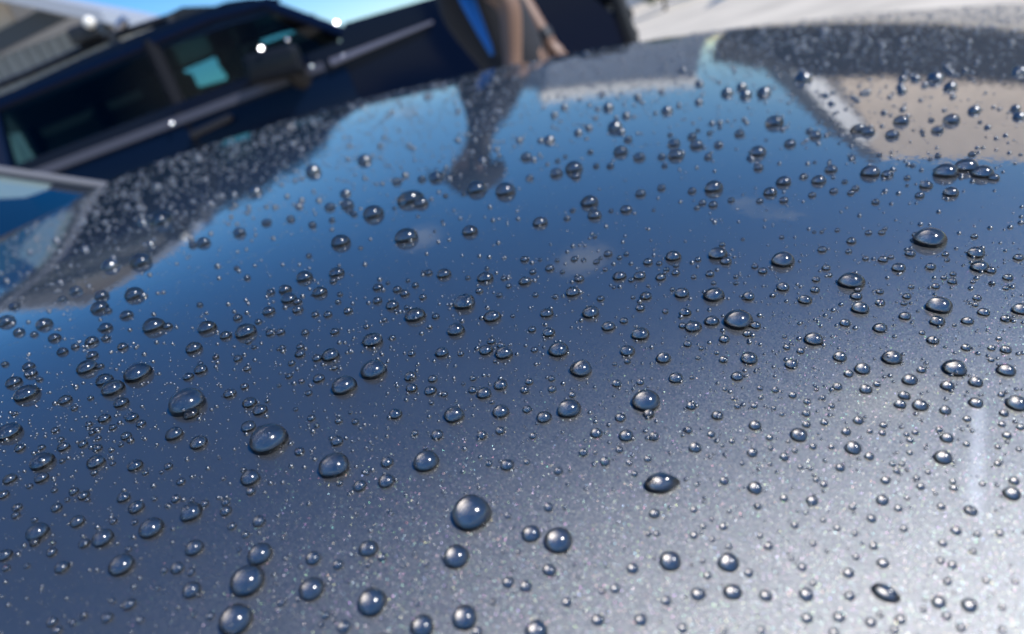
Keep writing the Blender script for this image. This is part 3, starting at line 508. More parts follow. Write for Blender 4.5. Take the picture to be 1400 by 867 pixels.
# ------------------------------------------------------------------ water beads
BEADS = "6442,6990,522;3662,5988,501;2546,5486,486;9049,6586,465;3373,7923,451;3212,8460,436;4560,6353,415;12720,3251,401;5083,8217,386;8835,5468,372;10098,4366,372;7637,7373,372;1874,5089,365;12122,8095,358;5602,2697,358;5104,5046,351;5823,6296,343;6238,7598,343;4700,5261,336;6356,8431,336;4256,8041,329;107,5897,322;7783,5579,322;11643,3837,322;12848,4170,322;1652,7712,322;3548,7562,322;354,5371,315;5548,3222,315;2060,7208,315;6345,4123,308;565,6300,308;5773,8546,308;10706,3551,300;12934,2343,300;1538,5303,293;2096,4445,293;7948,5035,293;13059,5028,293;2604,6993,286;7343,8610,286;3355,4524,279;5673,4302,279;504,7265,279;9171,7659,279;5098,2904,279;6908,2593,279;13217,2268,279;5090,4645,272;6206,5661,272;7637,4774,272;9762,4027,272;1398,7348,272;9969,7680,272;13438,2357,272;1921,3562,268;2192,3000,268;1184,5017,265;6511,2568,265;4653,3297,258;9815,3465,258;12201,4885,258;13914,5511,258;3416,6525,258;11904,2343,258;1828,4016,250;7265,7287,250;5036,7491,250;9758,2557,250;2822,4467,243;4517,4849,243;6231,4502,243;11128,4631,243;7845,2289,243;2378,5926,236;6728,4320,236;6889,4821,236;8756,4560,236;2711,6046,236;2654,7483,236;2614,8059,236;10026,8084,236;8059,2754,236;10584,1660,236;11747,1753,236;10985,1059,236;6846,5618,229;8077,4266,229;11768,4209,229;13764,5057,229;1305,6310,229;1352,4195,222;79,4381,222;1423,5189,222;4156,3780,222;3945,4073,222;13349,3454,222;13399,3644,222;10248,4896,222;10928,5940,222;5280,6568,222;12902,6246,222;4275,2328,222;9240,2107,222;10359,2074,222;1506,3626,215;590,4420,215;2647,4753,215;6421,3150,215;6632,3787,215;13961,4227,215;9479,4463,215;11672,6117,215;13843,6740,215;8403,1727,215;12788,1062,215;2611,5654,207;7383,3029,207;9204,3501,207;4976,2175,207;10717,2475,207;13013,1631,207;179,5218,200;4599,3719,200;6617,5371,200;7440,5697,200;9325,4005,200;8581,4792,200;9072,4889,200;11797,5039,200;12587,5536,200;1842,6357,200;1856,6929,200;4281,7627,200;10330,6664,200;13263,8270,200;5756,2765,200;5956,2414,200;8485,2064,200;10445,1252,200;13002,2629,200;12326,1642,200;2775,3304,193;4367,3987,193;3408,5500,193;3552,5600,193;3394,5826,193;6067,3737,193;6642,4781,193;7830,3987,193;8563,5951,193;9733,4384,193;12444,5189,193;9554,8116,193;11031,8120,193;8131,2933,193;1381,4034,186;1652,5500,186;6038,4813,186;6843,5257,186;12820,4391,186;9243,5164,186;13345,5218,186;1055,7122,186;840,7748,186;7515,7787,186;12845,8227,186;3484,2611,186;4747,2793,186;7602,2361,186;9522,1974,186;11196,2461,186;12201,1831,186;1438,4470,179;2740,5046,179;3269,3172,179;3891,3948,179;5362,4166,179;5405,5654,179;8470,3769,179;8320,4459,179;12036,4481,179;11489,4874,179;13349,5504,179;562,6525,179;61,7584,179;2421,7762,179;1760,8256,179;4707,8567,179;6936,6350,179;10191,1288,179;10531,2622,179;11872,1792,179;13946,966,179;1248,4660,172;418,5096,172;887,5464,172;3670,4248,172;3137,5371,172;7476,4277,172;7504,4542,172;7175,3837,172;12290,3658,172;11010,4095,172;10234,4048,172;10824,4974,172;12959,5271,172;1795,5695,172;132,6543,172;1681,6793,172;3537,7122,172;8767,8471,172;5290,6314,172;4922,6636,172;9508,6114,172;8739,2139,172;9937,1259,172;9211,1956,172;12662,2525,172;12995,1180,172;1030,3969,165;1724,4298,165;5609,5142,165;5884,5336,165;5977,5940,165;8745,3766,165;8155,5915,165;10710,3923,165;11843,5318,165;10327,5811,165;4603,6024,165;8180,8471,165;6954,7956,165;7197,8009,165;12952,5981,165;13278,6976,165;12072,6833,165;10477,8138,165;7505,1906,165;7194,2139,165;8560,2854,165;9118,1502,165;11146,1845,165;11364,2307,165;13320,1502,165;740,4610,157;1252,4853,157;3083,4581,157;4356,5168,157;5627,5300,157;8831,4044,157;9368,4266,157;8874,5654,157;11711,4044,157;12759,4649,157;10084,5142,157;12312,5522,157;9812,5675,157;866,6103,157;1420,5713,157;3083,6979,157;8656,7766,157;11110,6843,157;12079,7694,157;11042,8446,157;11479,8435,157;4717,2636,157;8313,1459,157;10137,1180,157;10803,1956,157;12133,2378,157;12820,1770,157;13936,1584,157;386,5003,150;8484,5704,150;9926,3569,150;13453,4266,150;13231,4384,150;12376,4320,150;12369,5404,150;12931,5607,150;1137,6768,150;1148,7423,150;1459,8442,150;705,8496,150;8953,7018,150;11607,7830,150;11915,8503,150;12319,8463,150;4504,2825,150;8757,2639,150;186,4180,143;254,4534,143;848,4799,143;1674,4735,143;2568,5142,143;3637,3036,143;4067,4227,143;4099,4831,143;5162,3919,143;6592,5947,143;9035,3787,143;8942,5965,143;13757,4778,143;11557,4413,143;10334,4445,143;9905,4635,143;1720,5956,143;43,6757,143;769,6936,143;701,7544,143;4624,7716,143;8277,6307,143;9114,8209,143;7758,8231,143;6535,8628,143;10291,6185,143;13077,7251,143;11629,8145,143;9340,8585,143;11407,8646,143;1949,3040,143;5420,2475,143;7873,2403,143;10109,1820,143;10370,2282,143;13592,2428,143;2057,3336,136;3695,4542,136;4335,4889,136;5534,4005,136;5158,4102,136;6839,5883,136;7919,3805,136;8860,3576,136;9454,5547,136;12448,3462,136;13549,3694,136;12727,3644,136;13757,4356,136;11740,5743,136;268,6121,136;469,7412,136;4092,6167,136;776,8617,136;8416,8045,136;7504,6929,136;13871,6571,136;12952,8417,136;13142,8578,136;8560,1574,136;9562,1137,136;9461,1863,136;9823,1974,136;13886,1477,136;12333,1234,136;12523,1069,136;2293,4456,129;2632,3343,129;3970,2989,129;4067,4120,129;3247,4338,129;5430,3952,129;4758,4245,129;4575,4527,129;5916,5175,129;7175,5325,129;7207,5593,129;7515,3662,129;8756,4202,129;8434,5239,129;11643,3290,129;12076,3544,129;13928,3519,129;10431,3701,129;12036,4134,129;13785,3791,129;13213,4749,129;11607,5107,129;11454,5282,129;11575,5897,129;1130,6064,129;1924,5788,129;1327,6124,129;1005,6714,129;232,6933,129;2400,6815,129;3426,6714,129;4453,8406,129;7980,6182,129;5226,7616,129;10731,6242,129;11890,6235,129;12112,6564,129;11493,6389,129;9905,6571,129;11922,7086,129;10245,7830,129;10974,7752,129;13024,7723,129;10413,8614,129;12237,8610,129;2142,2546,129;5763,2443,129;7902,1806,129;8492,1795,129;8585,1903,129;8721,1327,129;9554,1388,129;9751,2793,129;12340,1073,129;1445,4620,122;3698,3991,122;4481,4295,122;3834,4534,122;3251,4896,122;6464,5328,122;6717,4660,122;7172,3540,122;8313,3465,122;11242,3408,122;11146,3959,122;13024,3844,122;9708,3740,122;10220,4560,122;9894,4914,122;12602,5053,122;13732,5647,122;2468,6582,122;2793,6883,122;2607,7820,122;3169,7190,122;2872,8421,122;3848,8231,122;7637,6436,122;13771,5949,122;10516,7462,122;11951,7462,122;12898,7423,122;9680,7866,122;12959,7948,122;13707,8610,122;3194,2654,122;6597,2192,122;7240,2428,122;8049,1742,122;7712,1463,122;7577,1567,122;4086,2815,122;4268,3069,122;9046,2139,122;9680,2139,122;9461,2604,122;9043,2561,122;10717,2732,122;12577,2668,122;11851,1252,122;12308,1180,122;851,4084,114;1026,4735,114;4170,4542,114;3340,5278,114;4256,5711,114;5859,3723,114;6850,4717,114;7275,4499,114;7236,5214,114;7551,5318,114;8531,4381,114;9239,3723,114;9403,4699,114;9414,5876,114;11296,3658,114;12401,4048,114;13363,4070,114;11028,5650,114;11031,5801,114;2300,6371,114;211,7040,114;3083,6865,114;1137,8417,114;13045,6668,114;12594,6650,114;10724,6807,114;12287,6947,114;12873,6922,114;9894,7197,114;9494,7315,114;12863,7662,114;5538,2389,114;7097,1910,114;8342,2264,114;11067,1788,114;10989,2407,114;11400,2607,114;12644,1159,114;1474,4241,107;465,4567,107;751,5879,107;4553,3837,107;4306,4295,107;4102,4735,107;3380,5032,107;5780,4055,107;5956,4320,107;6553,3973,107;5627,4828,107;4629,5747,107;7290,5958,107;8212,4077,107;9335,4449,107;8756,5221,107;11160,3816,107;12795,3912,107;10949,4796,107;13227,5725,107;10842,5400,107;11278,5772,107;12083,5811,107;9730,5936,107;79,7762,107;1545,7119,107;3358,7308,107;1917,8474,107;991,8513,107;8474,6146,107;8860,6271,107;13954,5838,107;11268,6618,107;11661,6929,107;10370,6922,107;10871,7176,107;12362,7226,107;13678,7287,107;13310,7537,107;11707,7612,107;12040,8403,107;12630,8328,107;9901,8628,107;13703,8306,107;13489,7931,107;3033,2675,107;4775,2879,107;4946,1466,107;1144,3022,107;4837,2922,107;7387,1917,107;8149,2264,107;5198,1985,107;9043,1245,107;10448,1316,107;9604,2768,107;11107,2661,107;11647,2149,107;11697,2572,107;11972,2758,107;13292,2103,107;11046,1062,107;12988,966,107;13900,1001,107;1370,5003,100;64,4974,100;1541,5840,100;3376,3794,100;3530,4395,100;3852,4753,100;3984,4960,100;3948,5135,100;4220,5368,100;4857,5761,100;7751,2979,100;5677,3894,100;6074,5386,100;5673,5915,100;7308,4778,100;7544,5171,100;7826,5393,100;7851,3537,100;7283,3712,100;12033,3984,100;13560,4756,100;11994,5250,100;10602,5328,100;11039,5489,100;565,6114,100;1209,5799,100;1781,6017,100;1288,6461,100;2242,7795,100;8237,8081,100;6685,6335,100;10527,5981,100;11121,6103,100;12069,5917,100;12448,6013,100;13703,5799,100;13646,6335,100;12265,6436,100;9494,6965,100;9973,7469,100;11124,7430,100;11450,7219,100;13367,7305,100;11121,7973,100;13882,7948,100;2629,2747,100;3208,2808,100;4356,2736,100;2804,2450,100;2346,2450,100;4535,3004,100;4751,2171,100;6790,2035,100;8067,2074,100;8113,2854,100;4122,2732,100;5592,1985,100;9840,1674,100;9086,2260,100;9998,2732,100;10388,2743,100;11632,2632,100;12087,1534,100;12344,1488,100;10956,959,100;11132,554,100;11296,880,100;11432,433,100;11911,404,100;12337,554,100;12484,526,100;12891,429,100;12938,644,100;13195,959,100;13356,383,100;13607,376,100;13249,562,100;13828,579,100;10781,465,100;536,5182,93;1012,5575,93;2729,4163,93;4220,3494,93;4571,5024,93;5366,4613,93;6825,4030,93;6299,4831,93;6467,5168,93;8152,3576,93;8581,4935,93;12519,3204,93;11876,3179,93;12058,3175,93;13324,3229,93;12927,3472,93;9544,3544,93;10323,3640,93;11729,3959,93;10760,4745,93;13696,5393,93;10087,5550,93;10316,5547,93;1838,7137,93;1753,7505,93;4642,6604,93;1538,8217,93;2647,8395,93;4392,8535,93;8609,6325,93;8681,6478,93;8871,7294,93;8985,7294,93;5716,8252,93;6742,8235,93;12519,5910,93;12845,5874,93;13220,6071,93;13435,6614,93;13031,6582,93;12537,6532,93;12208,6343,93;11164,6554,93;9615,7197,93;10398,7323,93;11690,7294,93;3770,2450,93;4027,2468,93;1931,2954,93;3755,2825,93;3923,2682,93;680,2933,93;1431,3040,93;6486,1756,93;6768,1763,93;8138,1613,93;7623,2196,93;8227,1313,93;8059,1431,93;5649,2024,93;9701,1817,93;9161,1842,93;12405,2428,93;12820,2128,93;12734,1638,93;10763,794,93;10888,708,93;11332,733,93;11693,1338,93;12058,644,93;12927,547,93;13349,454,93;1234,5439,86;197,5654,86;1323,5869,86;3233,3662,86;4646,4019,86;4621,4123,86;3391,4670,86;4120,5207,86;2947,4881,86;5562,4198,86;5008,4459,86;6886,3801,86;6954,3905,86;8634,3823,86;7322,4027,86;7594,4052,86;9014,3597,86;9246,3626,86;9114,3680,86;9099,4252,86;11604,3436,86;11836,3529,86;9876,3340,86;12362,4145,86;13034,3744,86;13564,3873,86;13557,4917,86;10395,5303,86;11253,5436,86;11378,5547,86;826,6003,86;1252,5917,86;1341,5985,86;1985,6461,86;401,6643,86;740,6697,86;465,7108,86;365,7734,86;2293,6911,86;2718,8127,86;3326,6421,86;4081,8188,86;4574,8474,86;7207,6317,86;6946,7058,86;5036,7723,86;5830,7716,86;10012,6031,86;10871,6160,86;11371,6106,86;11897,5892,86;12444,6189,86;13649,6106,86;13936,6142,86;12695,6453,86;12333,6343,86;12405,6804,86;9744,7376,86;11260,7108,86;9608,7669,86;10828,7634,86;2554,2446,86;2325,2843,86;2057,2969,86;1574,2675,86;1896,2496,86;3637,2825,86;3155,2961,86;4471,1878,86;3845,2039,86;3344,2217,86;787,2861,86;1288,2986,86;5094,2124,86;6096,2289,86;6335,2647,86;6089,2672,86;6421,1835,86;6614,1634,86;6743,1634,86;6686,2014,86;7426,1466,86;7827,2872,86;4984,2432,86;5227,2504,86;10170,1631,86;10209,1674,86;9540,1781,86;11318,1831,86;9529,2836,86;11550,2482,86;12022,2117,86;11217,1295,86;11386,1259,86;10602,933,86;10652,1037,86;10949,851,86;12162,1323,86;11729,1370,86;11722,576,86;11600,765,86;12033,565,86;12058,722,86;11461,483,86;12344,644,86;12963,465,86;13288,991,86;13206,383,86;13428,343,86;13245,651,86;10488,608,86;10323,894,86;11325,197,86;2736,4967,79;4328,5815,79;5255,4370,79;6396,3794,79;7980,3547,79;8470,3519,79;8563,3469,79;12183,3512,79;11343,3758,79;12462,3919,79;12906,3794,79;13757,3937,79;13338,4166,79;12609,4549,79;13660,4627,79;9486,3783,79;1520,6149,79;848,6300,79;1538,6332,79;916,6829,79;1195,6829,79;719,7419,79;2107,6815,79;2614,6840,79;2153,8038,79;5015,6461,79;7093,7544,79;10545,6128,79;12398,5938,79;10949,6382,79;11085,6403,79;9973,6983,79;11024,7008,79;3323,2468,79;3584,2439,79;4850,2167,79;2475,2600,79;1871,2654,79;3165,2861,79;3934,2271,79;1270,2718,79;912,3058,79;6275,1831,79;6818,2117,79;6629,2278,79;7727,2139,79;8446,1341,79;8353,2879,79;4286,2614,79;9236,1116,79;9840,1745,79;12480,2260,79;12605,1792,79;11750,1173,79;11622,697,79;12137,554,79;12791,297,79;12802,401,79;12755,469,79;13828,637,79;13542,769,79;10667,608,79;10395,887,79;12094,143,79;11389,207,79;3469,4742,72;3652,5475,72;8130,3233,72;4929,3386,72;5573,3830,72;5877,4467,72;6657,3665,72;5898,5504,72;6728,5493,72;7615,3558,72;7690,3715,72;8273,3680,72;9196,3955,72;11450,3143,72;10688,3240,72;12952,3551,72;10062,3780,72;10062,3869,72;9758,3866,72;9590,4760,72;9544,4889,72;9801,4821,72;9916,5318,72;10406,5432,72;10581,5579,72;10695,5665,72;1255,5863,72;1649,6078,72;3265,7512,72;5813,6124,72;5312,6979,72;7354,7737,72;6614,7179,72;5516,7734,72;10152,6335,72;10534,6346,72;9733,7101,72;9529,6625,72;2825,2672,72;1935,2403,72;1835,2539,72;1753,2361,72;3412,2879,72;2926,2200,72;1180,2736,72;6582,2647,72;6350,1842,72;6897,1713,72;7548,1742,72;5388,2843,72;4615,2450,72;6282,1341,72;9476,1681,72;9944,1656,72;12716,2171,72;12180,1570,72;12619,1842,72;13399,1667,72;12208,1270,72;11736,830,72;11861,637,72;11682,762,72;13059,869,72;13703,740,72;13803,747,72;13721,1037,72;10144,858,72;10055,923,72;9851,733,72;9107,894,72;9762,1073,72;10770,268,72;3813,5268,64;4041,5593,64;5788,3715,64;5301,3866,64;7011,4316,64;6771,4939,64;7383,3547,64;8209,3526,64;9089,3726,64;8656,4062,64;8406,4974,64;12101,3125,64;13303,3851,64;10577,4041,64;10731,4602,64;9461,5157,64;10023,5443,64;11164,5325,64;2207,6453,64;3051,6539,64;8144,6185,64;6878,7544,64;4872,7022,64;5655,7083,64;9880,6089,64;10778,6035,64;6275,2546,64;7255,1753,64;9368,1627,64;10055,1638,64;11196,1667,64;10474,1913,64;11139,2217,64;11389,2425,64;12022,1259,64;11657,1423,64;11550,765,64;4789,5636,57;5941,3158,57;5405,4245,57;6335,5243,57;8395,3926,57;8863,3905,57;11235,3168,57;11132,3168,57;10155,3268,57;13052,4445,57;7014,7215,57;10202,5992,57;10366,6335,57;8828,1974,57;8936,2872,57;6046,3022,57;11468,1960,57;11346,2200,57;12401,2532,57;12484,1781,57;9418,780,57;2997,6260,50;11961,1541,50;13481,1874,50;11314,1402,50"
BD = np.array([[float(v) for v in t.split(',')] for t in BEADS.split(';')])   # where and how wide each bead of the bonnet is
BD[:, :2] /= 10; BD[:, 2] /= 10
T_ = np.concatenate([np.linspace(.06, .5, 500), np.linspace(.5, 1.6, 500)[1:]])
def on_bonnet(px, py):
    out = np.full((len(px), 3), np.nan)
    for s0 in range(0, len(px), 500):
        d = ray(px[s0:s0 + 500], py[s0:s0 + 500]); Q = d[:, None, :] * T_[None, :, None]
        f = Q[..., 2] - zf(Q[..., 0], Q[..., 1]); m = f < 0; hit = m.any(1); i = np.clip(m.argmax(1), 1, None); r = np.arange(len(d))
        f0, f1 = f[r, i - 1], f[r, i]; t = T_[i - 1] + (f0 / np.where(f0 - f1 == 0, 1, f0 - f1)) * (T_[i] - T_[i - 1])
        for _ in range(3):                       # polish
            P_ = d * t[:, None]; g = P_[:, 2] - zf(P_[:, 0], P_[:, 1]); h = 1e-4; P2 = d * (t + h)[:, None]; g2 = P2[:, 2] - zf(P2[:, 0], P2[:, 1])
            dg = (g2 - g) / h; t = np.where(hit, t - np.clip(g / np.where(abs(dg) < 1e-3, -1e-3, dg), -.01, .01), t)
        p = d * t[:, None]; hit &= (p[:, 1] < YF - .05) & (p[:, 0] > COWL + .005) & (p[:, 1] > YN + .003); p[~hit] = np.nan; out[s0:s0 + 500] = p
    return out
def normals(p):
    sx, sy = slopes(p[:, 0], p[:, 1]); n = np.stack([-sx, -sy, np.ones_like(sx)], -1); return n / np.linalg.norm(n, axis=1, keepdims=True)
def project(p):
    z = p @ CF; return PW / 2 + FP * (p @ CR) / z, PH / 2 - FP * (p @ CU) / z
def seat(px, py, wpx):
    """bonnet point, normal and radius of beads seen at px, py with width wpx"""
    qx, qy = px.copy(), py.copy()
    for _ in range(3):
        p = on_bonnet(qx, qy); n = normals(p); z = p @ CF
        blur = FP * .00243 * np.abs(1 / .165 - 1 / z)
        weff = np.maximum(.5 * wpx, np.sqrt(np.maximum(0, wpx ** 2 - .55 * blur ** 2))); r = weff / 2 / FP * z
        ux, uy = project(p + n * (r * .30)[:, None]); bx, by = project(p); ok = ~np.isnan(ux)
        qx = np.where(ok, px - (ux - bx), qx); qy = np.where(ok, py - (uy - by), qy)
    return p, n, r
BH = .25      # rim height of the added bowl that catches sun like a caustic
def dome(nseg, nring, flat, wob, seed, stretch=(1, 1), tip=0.):
    """unit bead: water dome plus an added bright bowl imitating focused sunlight (second material)"""
    g = np.random.default_rng(seed); ph = g.uniform(0, 6.28, 4); am = g.normal(size=4) * wob
    V = []; F = []; mi = []
    CA = R_(97); cz = -math.cos(CA) * flat
    for j in range(1, nring + 1):
        a = CA * (j / nring) ** .92
        for k in range(nseg):
            t = 2 * math.pi * k / nseg; w = 1 + sum(am[q] * math.cos((q + 1) * t + ph[q]) for q in range(1, 4)) * min(1, a)
            x, y = math.sin(a) * math.cos(t) * w * stretch[0], math.sin(a) * math.sin(t) * w * stretch[1]
            if tip and x > 0: y *= max(.12, 1 - tip * (x / stretch[0]) ** 1.6); x *= 1 + .12 * tip
            V.append((x, y, math.cos(a) * flat + cz - .012))
    top = len(V); V.append((0, 0, flat + cz - .012))
    for k in range(nseg): F.append((top, k, (k + 1) % nseg)); mi.append(0)
    for j in range(nring - 1):
        for k in range(nseg):
            a0 = j * nseg + k; a1 = j * nseg + (k + 1) % nseg; F.append((a0, a0 + nseg, a1 + nseg, a1)); mi.append(0)
    nb = len(V); foot = []
    for k in range(nseg):
        x, y, z = V[(nring - 1) * nseg + k]; V.append((x * .985, y * .985, BH))
    nq = 3 if nseg > 20 else 2
    for q in range(1, nq + 1):
        rho = 1 - q / (nq + 1)
        for k in range(nseg):
            x, y, z = V[(nring - 1) * nseg + k]; V.append((x * rho * .985, y * rho * .985, .008 + (BH - .008) * rho ** 2))
    c = len(V); V.append((0, 0, .008))
    for q in range(nq):
        for k in range(nseg): a0 = nb + q * nseg + k; a1 = nb + q * nseg + (k + 1) % nseg; F.append((a0, a1, a1 + nseg, a0 + nseg)); mi.append(1)
    for k in range(nseg): F.append((c, nb + nq * nseg + k, nb + nq * nseg + (k + 1) % nseg)); mi.append(1)
    return V, F, mi
def bead_mesh(name, *a, water=None):
    V, F, mi = dome(*a); me = bpy.data.meshes.new(name); me.from_pydata(V, [], F); me.materials.append(water or WATER); me.materials.append(FOOT_CAUSTIC)
    me.polygons.foreach_set('material_index', mi); me.polygons.foreach_set('use_smooth', [True] * len(F)); me.update(); return me
bp, bn, br = seat(BD[:, 0], BD[:, 1], BD[:, 2])
good = ~np.isnan(bp[:, 0]); BD, bp, bn, br = BD[good], bp[good], bn[good], br[good]
NI = 300
MARKS = [  # beads one can name by themselves: where, what others call it, its own label
 (644, 699, 'biggest round bead', 'biggest round water bead, dark with a pale crescent and one bright glint'),
 (366, 599, 'biggest tilted oval bead', 'biggest tilted oval water bead, on the dark blue part of the bonnet'),
 (255, 549, 'oval bead with attached droplet', 'dark tilted oval water bead with a small droplet touching its lower edge'),
 (905, 659, 'almond-shaped bead', 'almond-shaped water bead drawn out to a point at one end'),
 (337, 792, 'upper stacked oval bead', 'upper of two big tilted oval water beads stacked near the bottom edge'),
 (321, 846, 'lower stacked oval bead', 'lower of two big tilted oval water beads, nearly touching the bottom edge'),
 (1272, 325, 'flat dome under the tan reflection', 'wide flat dome-like water bead alone below the tan reflection'),
 (883, 547, 'big bead above the almond-shaped one', 'big round water bead straight above the almond-shaped bead'),
 (1010, 437, 'bead flanked by small droplets', 'big domed water bead with a small droplet at its side and another below'),
 (764, 737, 'bigger of the side-by-side pair', 'bigger bead of a close side-by-side pair, with a clear round glint'),
 (1212, 810, 'slanting bead in the glare', 'stretched slanting water bead inside the white sun glare'),
 (560, 270, 'long bead with merging neighbour', 'long dark water bead merging with a smaller bead, under the mirrored person'),
 (555, 322, 'bead beside the pale cloud smudge', 'dark oval water bead sitting in a faint pale cloud reflection'),
 (1164, 384, 'bead topping the vertical column', 'round water bead at the top of a vertical column of shrinking beads'),
 (691, 259, 'bead below the mirrored cap', 'dark oval water bead just below the mirrored cap, farther from the brim'),
 (1180, 176, 'bead on the pale roof edge', 'dark double water bead lying across the pale reflected roof edge'),
 (1293, 234, 'first bead of the trio', 'biggest and first of three flat beads just under the tan reflection'),
 (187, 509, 'oval over the close pair', 'tilted oval water bead just above a close pair of smaller ovals'),
 (624, 760, 'round bead under the biggest one', 'second biggest bead right below the biggest round water bead'),
 (1285, 417, 'dome above the glare', 'domed water bead with a smaller bead straight beneath it, above the glare'),
 (805, 276, 'bead over the fallen pair', 'dark water bead with two tiny droplets close under it in open blue reflection'),
 (210, 445, 'dark oval with trailing speck', 'dark tilted oval bead with a small speck trailing beside it on clear blue'),
 (997, 768, 'bead on the grey glare', 'round water bead with a white cap, above another white capped bead'),
]
left = list(range(min(NI, len(BD)))); marks = []
for mx_, my_, short, lab in MARKS:
    i = min(left, key=lambda i: (BD[i, 0] - mx_) ** 2 + (BD[i, 1] - my_) ** 2); left.remove(i); marks.append((i, short, lab))
labels = {i: lab for i, s_, lab in marks}; sect = {}
for i in left:
    k = min(range(len(marks)), key=lambda k: (BD[i, 0] - BD[marks[k][0], 0]) ** 2 + (BD[i, 1] - BD[marks[k][0], 1]) ** 2); m = marks[k][0]
    dx, dy = BD[i, 0] - BD[m, 0], BD[i, 1] - BD[m, 1]; a = int(round(math.atan2(dy, dx) / (math.pi / 4))) % 8
    sect.setdefault((k, a), []).append((math.hypot(dx, dy), i))
DIRS = ['right of', 'below right of', 'below', 'below left of', 'left of', 'above left of', 'above', 'above right of']
ORD = ['', 'second', 'third', 'fourth', 'fifth', 'sixth', 'seventh', 'eighth', 'ninth', 'tenth', 'eleventh', 'twelfth', 'thirteenth', 'fourteenth', 'fifteenth', 'sixteenth', 'seventeenth', 'eighteenth', 'nineteenth', 'twentieth']
for (k, a), ls in sect.items():
    ls.sort()
    for q, (d_, i) in enumerate(ls):
        size = 'large' if BD[i, 2] > 26 else 'medium' if BD[i, 2] > 19 else 'small'
        labels[i] = f"{size} bead {DIRS[a]} the {marks[k][1]}, {(ORD[q] + ' ') if q else ''}nearest that way"
def place(o, p, n, r, tilt=0.):
    z = Vector(n); x = Vector(CR) - z * z.dot(Vector(CR)); x.normalize(); y = z.cross(x); c_, s_ = math.cos(tilt), math.sin(tilt)
    x2 = x * c_ + y * s_; y2 = z.cross(x2); m4 = Matrix.Identity(4)
    for q in range(3): m4[q][0], m4[q][1], m4[q][2], m4[q][3] = x2[q] * r, y2[q] * r, z[q] * r, p[q] + (CAM_H if q == 2 else 0)
    o.matrix_world = m4
shared = [bead_mesh('water_bead', 24, 9, .92 - .04 * (k % 3), .018, 100 + k, (1 + .02 * (k % 4), 1 - .015 * (k % 3))) for k in range(14)]
shared_far = [bead_mesh('water_bead', 24, 9, .92 - .04 * (k % 3), .018, 100 + k, (1 + .02 * (k % 4), 1 - .015 * (k % 3)), water=WATERF) for k in range(6)]
SPECIAL = {3: ((1.0, .62), .0, .75), 13: ((1.0, .55), -.55, .0), 14: ((1.05, .72), .1, .3)}
bi = {m[1]: m[0] for m in marks}
special = {bi['almond-shaped bead']: ((1.0, .66), .0, .8), bi['slanting bead in the glare']: ((1.02, .60), -.62, .25), bi['long bead with merging neighbour']: ((1.05, .70), .25, .35), bi['bead on the pale roof edge']: ((1.0, .62), -.1, .2)}
for i in range(min(NI, len(BD))):
    if i in special:
        st, tl, tp = special[i]; me = bead_mesh('water_bead', 40, 14, .72, .01, i, st, tp)
    elif i < 60: tl = 0.; me = bead_mesh('water_bead', 40, 14, .86 if BD[i, 2] > 30 else .9, .022, i, (1.03, .97 + .06 * rng.random()))
    else: me = shared_far[i % 6] if np.linalg.norm(bp[i]) > .36 else shared[i % 14]; tl = rng.uniform(-.6, .6)
    o = bpy.data.objects.new('water_bead', me); COL.objects.link(o); place(o, bp[i], bn[i], br[i], tl)
    tag(o, labels[i], 'water bead', 'water beads on the bonnet')
# the smaller beads and the fine spray, too many to count: one object
ALLV, ALLT, ALLM, NB_ = [], [], [], [0]
def spray(P_, N_, R2, nseg, nring, far=False):
    protos = []
    for k in range(5):
        V, F, mi = dome(nseg, nring, .92, .02, 50 + k); tri = []; m2 = []
        for f, q in zip(F, mi):
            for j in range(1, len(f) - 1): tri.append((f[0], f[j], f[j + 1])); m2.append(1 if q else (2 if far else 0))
        protos.append((np.array(V), np.array(tri), np.array(m2)))
    for i in range(len(P_)):
        V, tri, m2 = protos[i % 5]; z = N_[i]; x = CR - z * (z @ CR); x /= np.linalg.norm(x); B = np.stack([x, np.cross(z, x), z])
        ALLV.append((V * R2[i]) @ B + P_[i] + np.array([0, 0, CAM_H])); ALLT.append(tri + NB_[0]); ALLM.append(m2); NB_[0] += len(V)
far = np.linalg.norm(bp[NI:], axis=1) > .36
spray(bp[NI:][~far], bn[NI:][~far], br[NI:][~far], 12, 5)
spray(bp[NI:][far], bn[NI:][far], br[NI:][far], 12, 5, True)
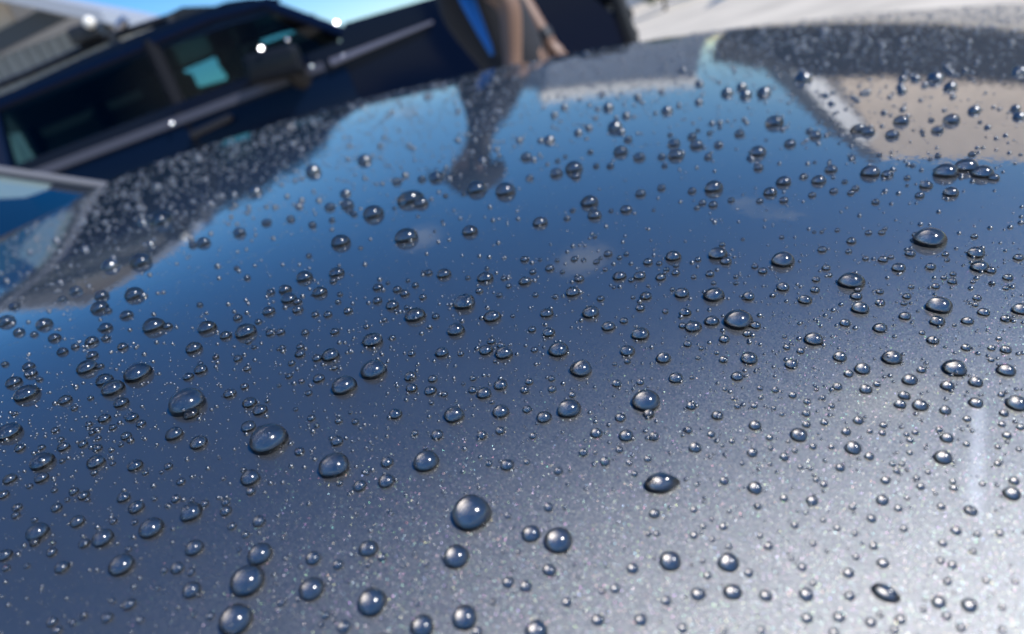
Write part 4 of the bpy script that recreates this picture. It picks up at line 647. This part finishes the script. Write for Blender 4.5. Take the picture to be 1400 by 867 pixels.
# far droplets, dense on the distant part, and fine spray all over
n_ = 20000; fx = rng.uniform(0, 1400, n_); fy_ = 430 * rng.random(n_); fw = rng.gamma(3, .9, n_) + 2.8
q = on_bonnet(fx, fy_); dist = np.linalg.norm(q, axis=1)
keep = np.where(~np.isnan(dist) & (rng.random(n_) < np.clip((dist - .25) / .5, 0, 1) ** 1.3))[0]
fp, fn, fr = seat(fx[keep], fy_[keep], fw[keep]); ok = ~np.isnan(fp[:, 0])
spray(fp[ok], fn[ok], np.minimum(fr[ok], .004), 9, 3, True)
n_ = 8000; fx = rng.uniform(-20, 1420, n_); fy_ = 180 + 710 * rng.random(n_) ** .8; fw = 1.5 + rng.gamma(1.6, .75, n_)
fp, fn, fr = seat(fx, fy_, fw); ok = ~np.isnan(fp[:, 0]) & (np.linalg.norm(fp, axis=1) < .6)
spray(fp[ok], fn[ok], np.minimum(fr[ok], .0009), 7, 2, True)
n_ = 850; fx = rng.uniform(-10, 1410, n_); fy_ = 200 + 680 * rng.random(n_); fw = rng.uniform(4, 7.5, n_)
fp, fn, fr = seat(fx, fy_, fw); ok = ~np.isnan(fp[:, 0]) & (np.linalg.norm(fp, axis=1) < .5)
spray(fp[ok], fn[ok], np.minimum(fr[ok], .0009), 10, 4, True)
# the rest of the bonnet is just as wet beyond the frame
n_ = 5200; rr = np.exp(rng.uniform(math.log(.07), math.log(1.3), n_)); aa = rng.uniform(-.75, 1.5, n_); gx_, gy_ = rr * np.sin(aa), rr * np.cos(aa)
gp = np.stack([gx_, gy_, zf(gx_, gy_)], -1); u_, v_ = project(gp); seen = (u_ > -25) & (u_ < 1425) & (v_ > -25) & (v_ < 892)
ok = ~seen & (gx_ > COWL + .01) & (gx_ < NOSE - .02) & (gy_ > YN + .006) & (gy_ < 1.12); gr = np.minimum(.00035 + rng.gamma(1.5, .0006, n_), .004)
spray(gp[ok], normals(gp[ok]), gr[ok], 12, 5)
me = mesh_np('water_droplets', np.concatenate(ALLV), np.concatenate(ALLT))
for m_ in (WATER, FOOT_CAUSTIC, WATERF): me.materials.append(m_)
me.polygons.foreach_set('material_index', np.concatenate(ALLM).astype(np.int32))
o = bpy.data.objects.new('water_droplets', me); COL.objects.link(o)
tag(o, 'thousands of tiny water droplets and fine mist scattered between the beads on the bonnet', 'water droplets', None, 'stuff')
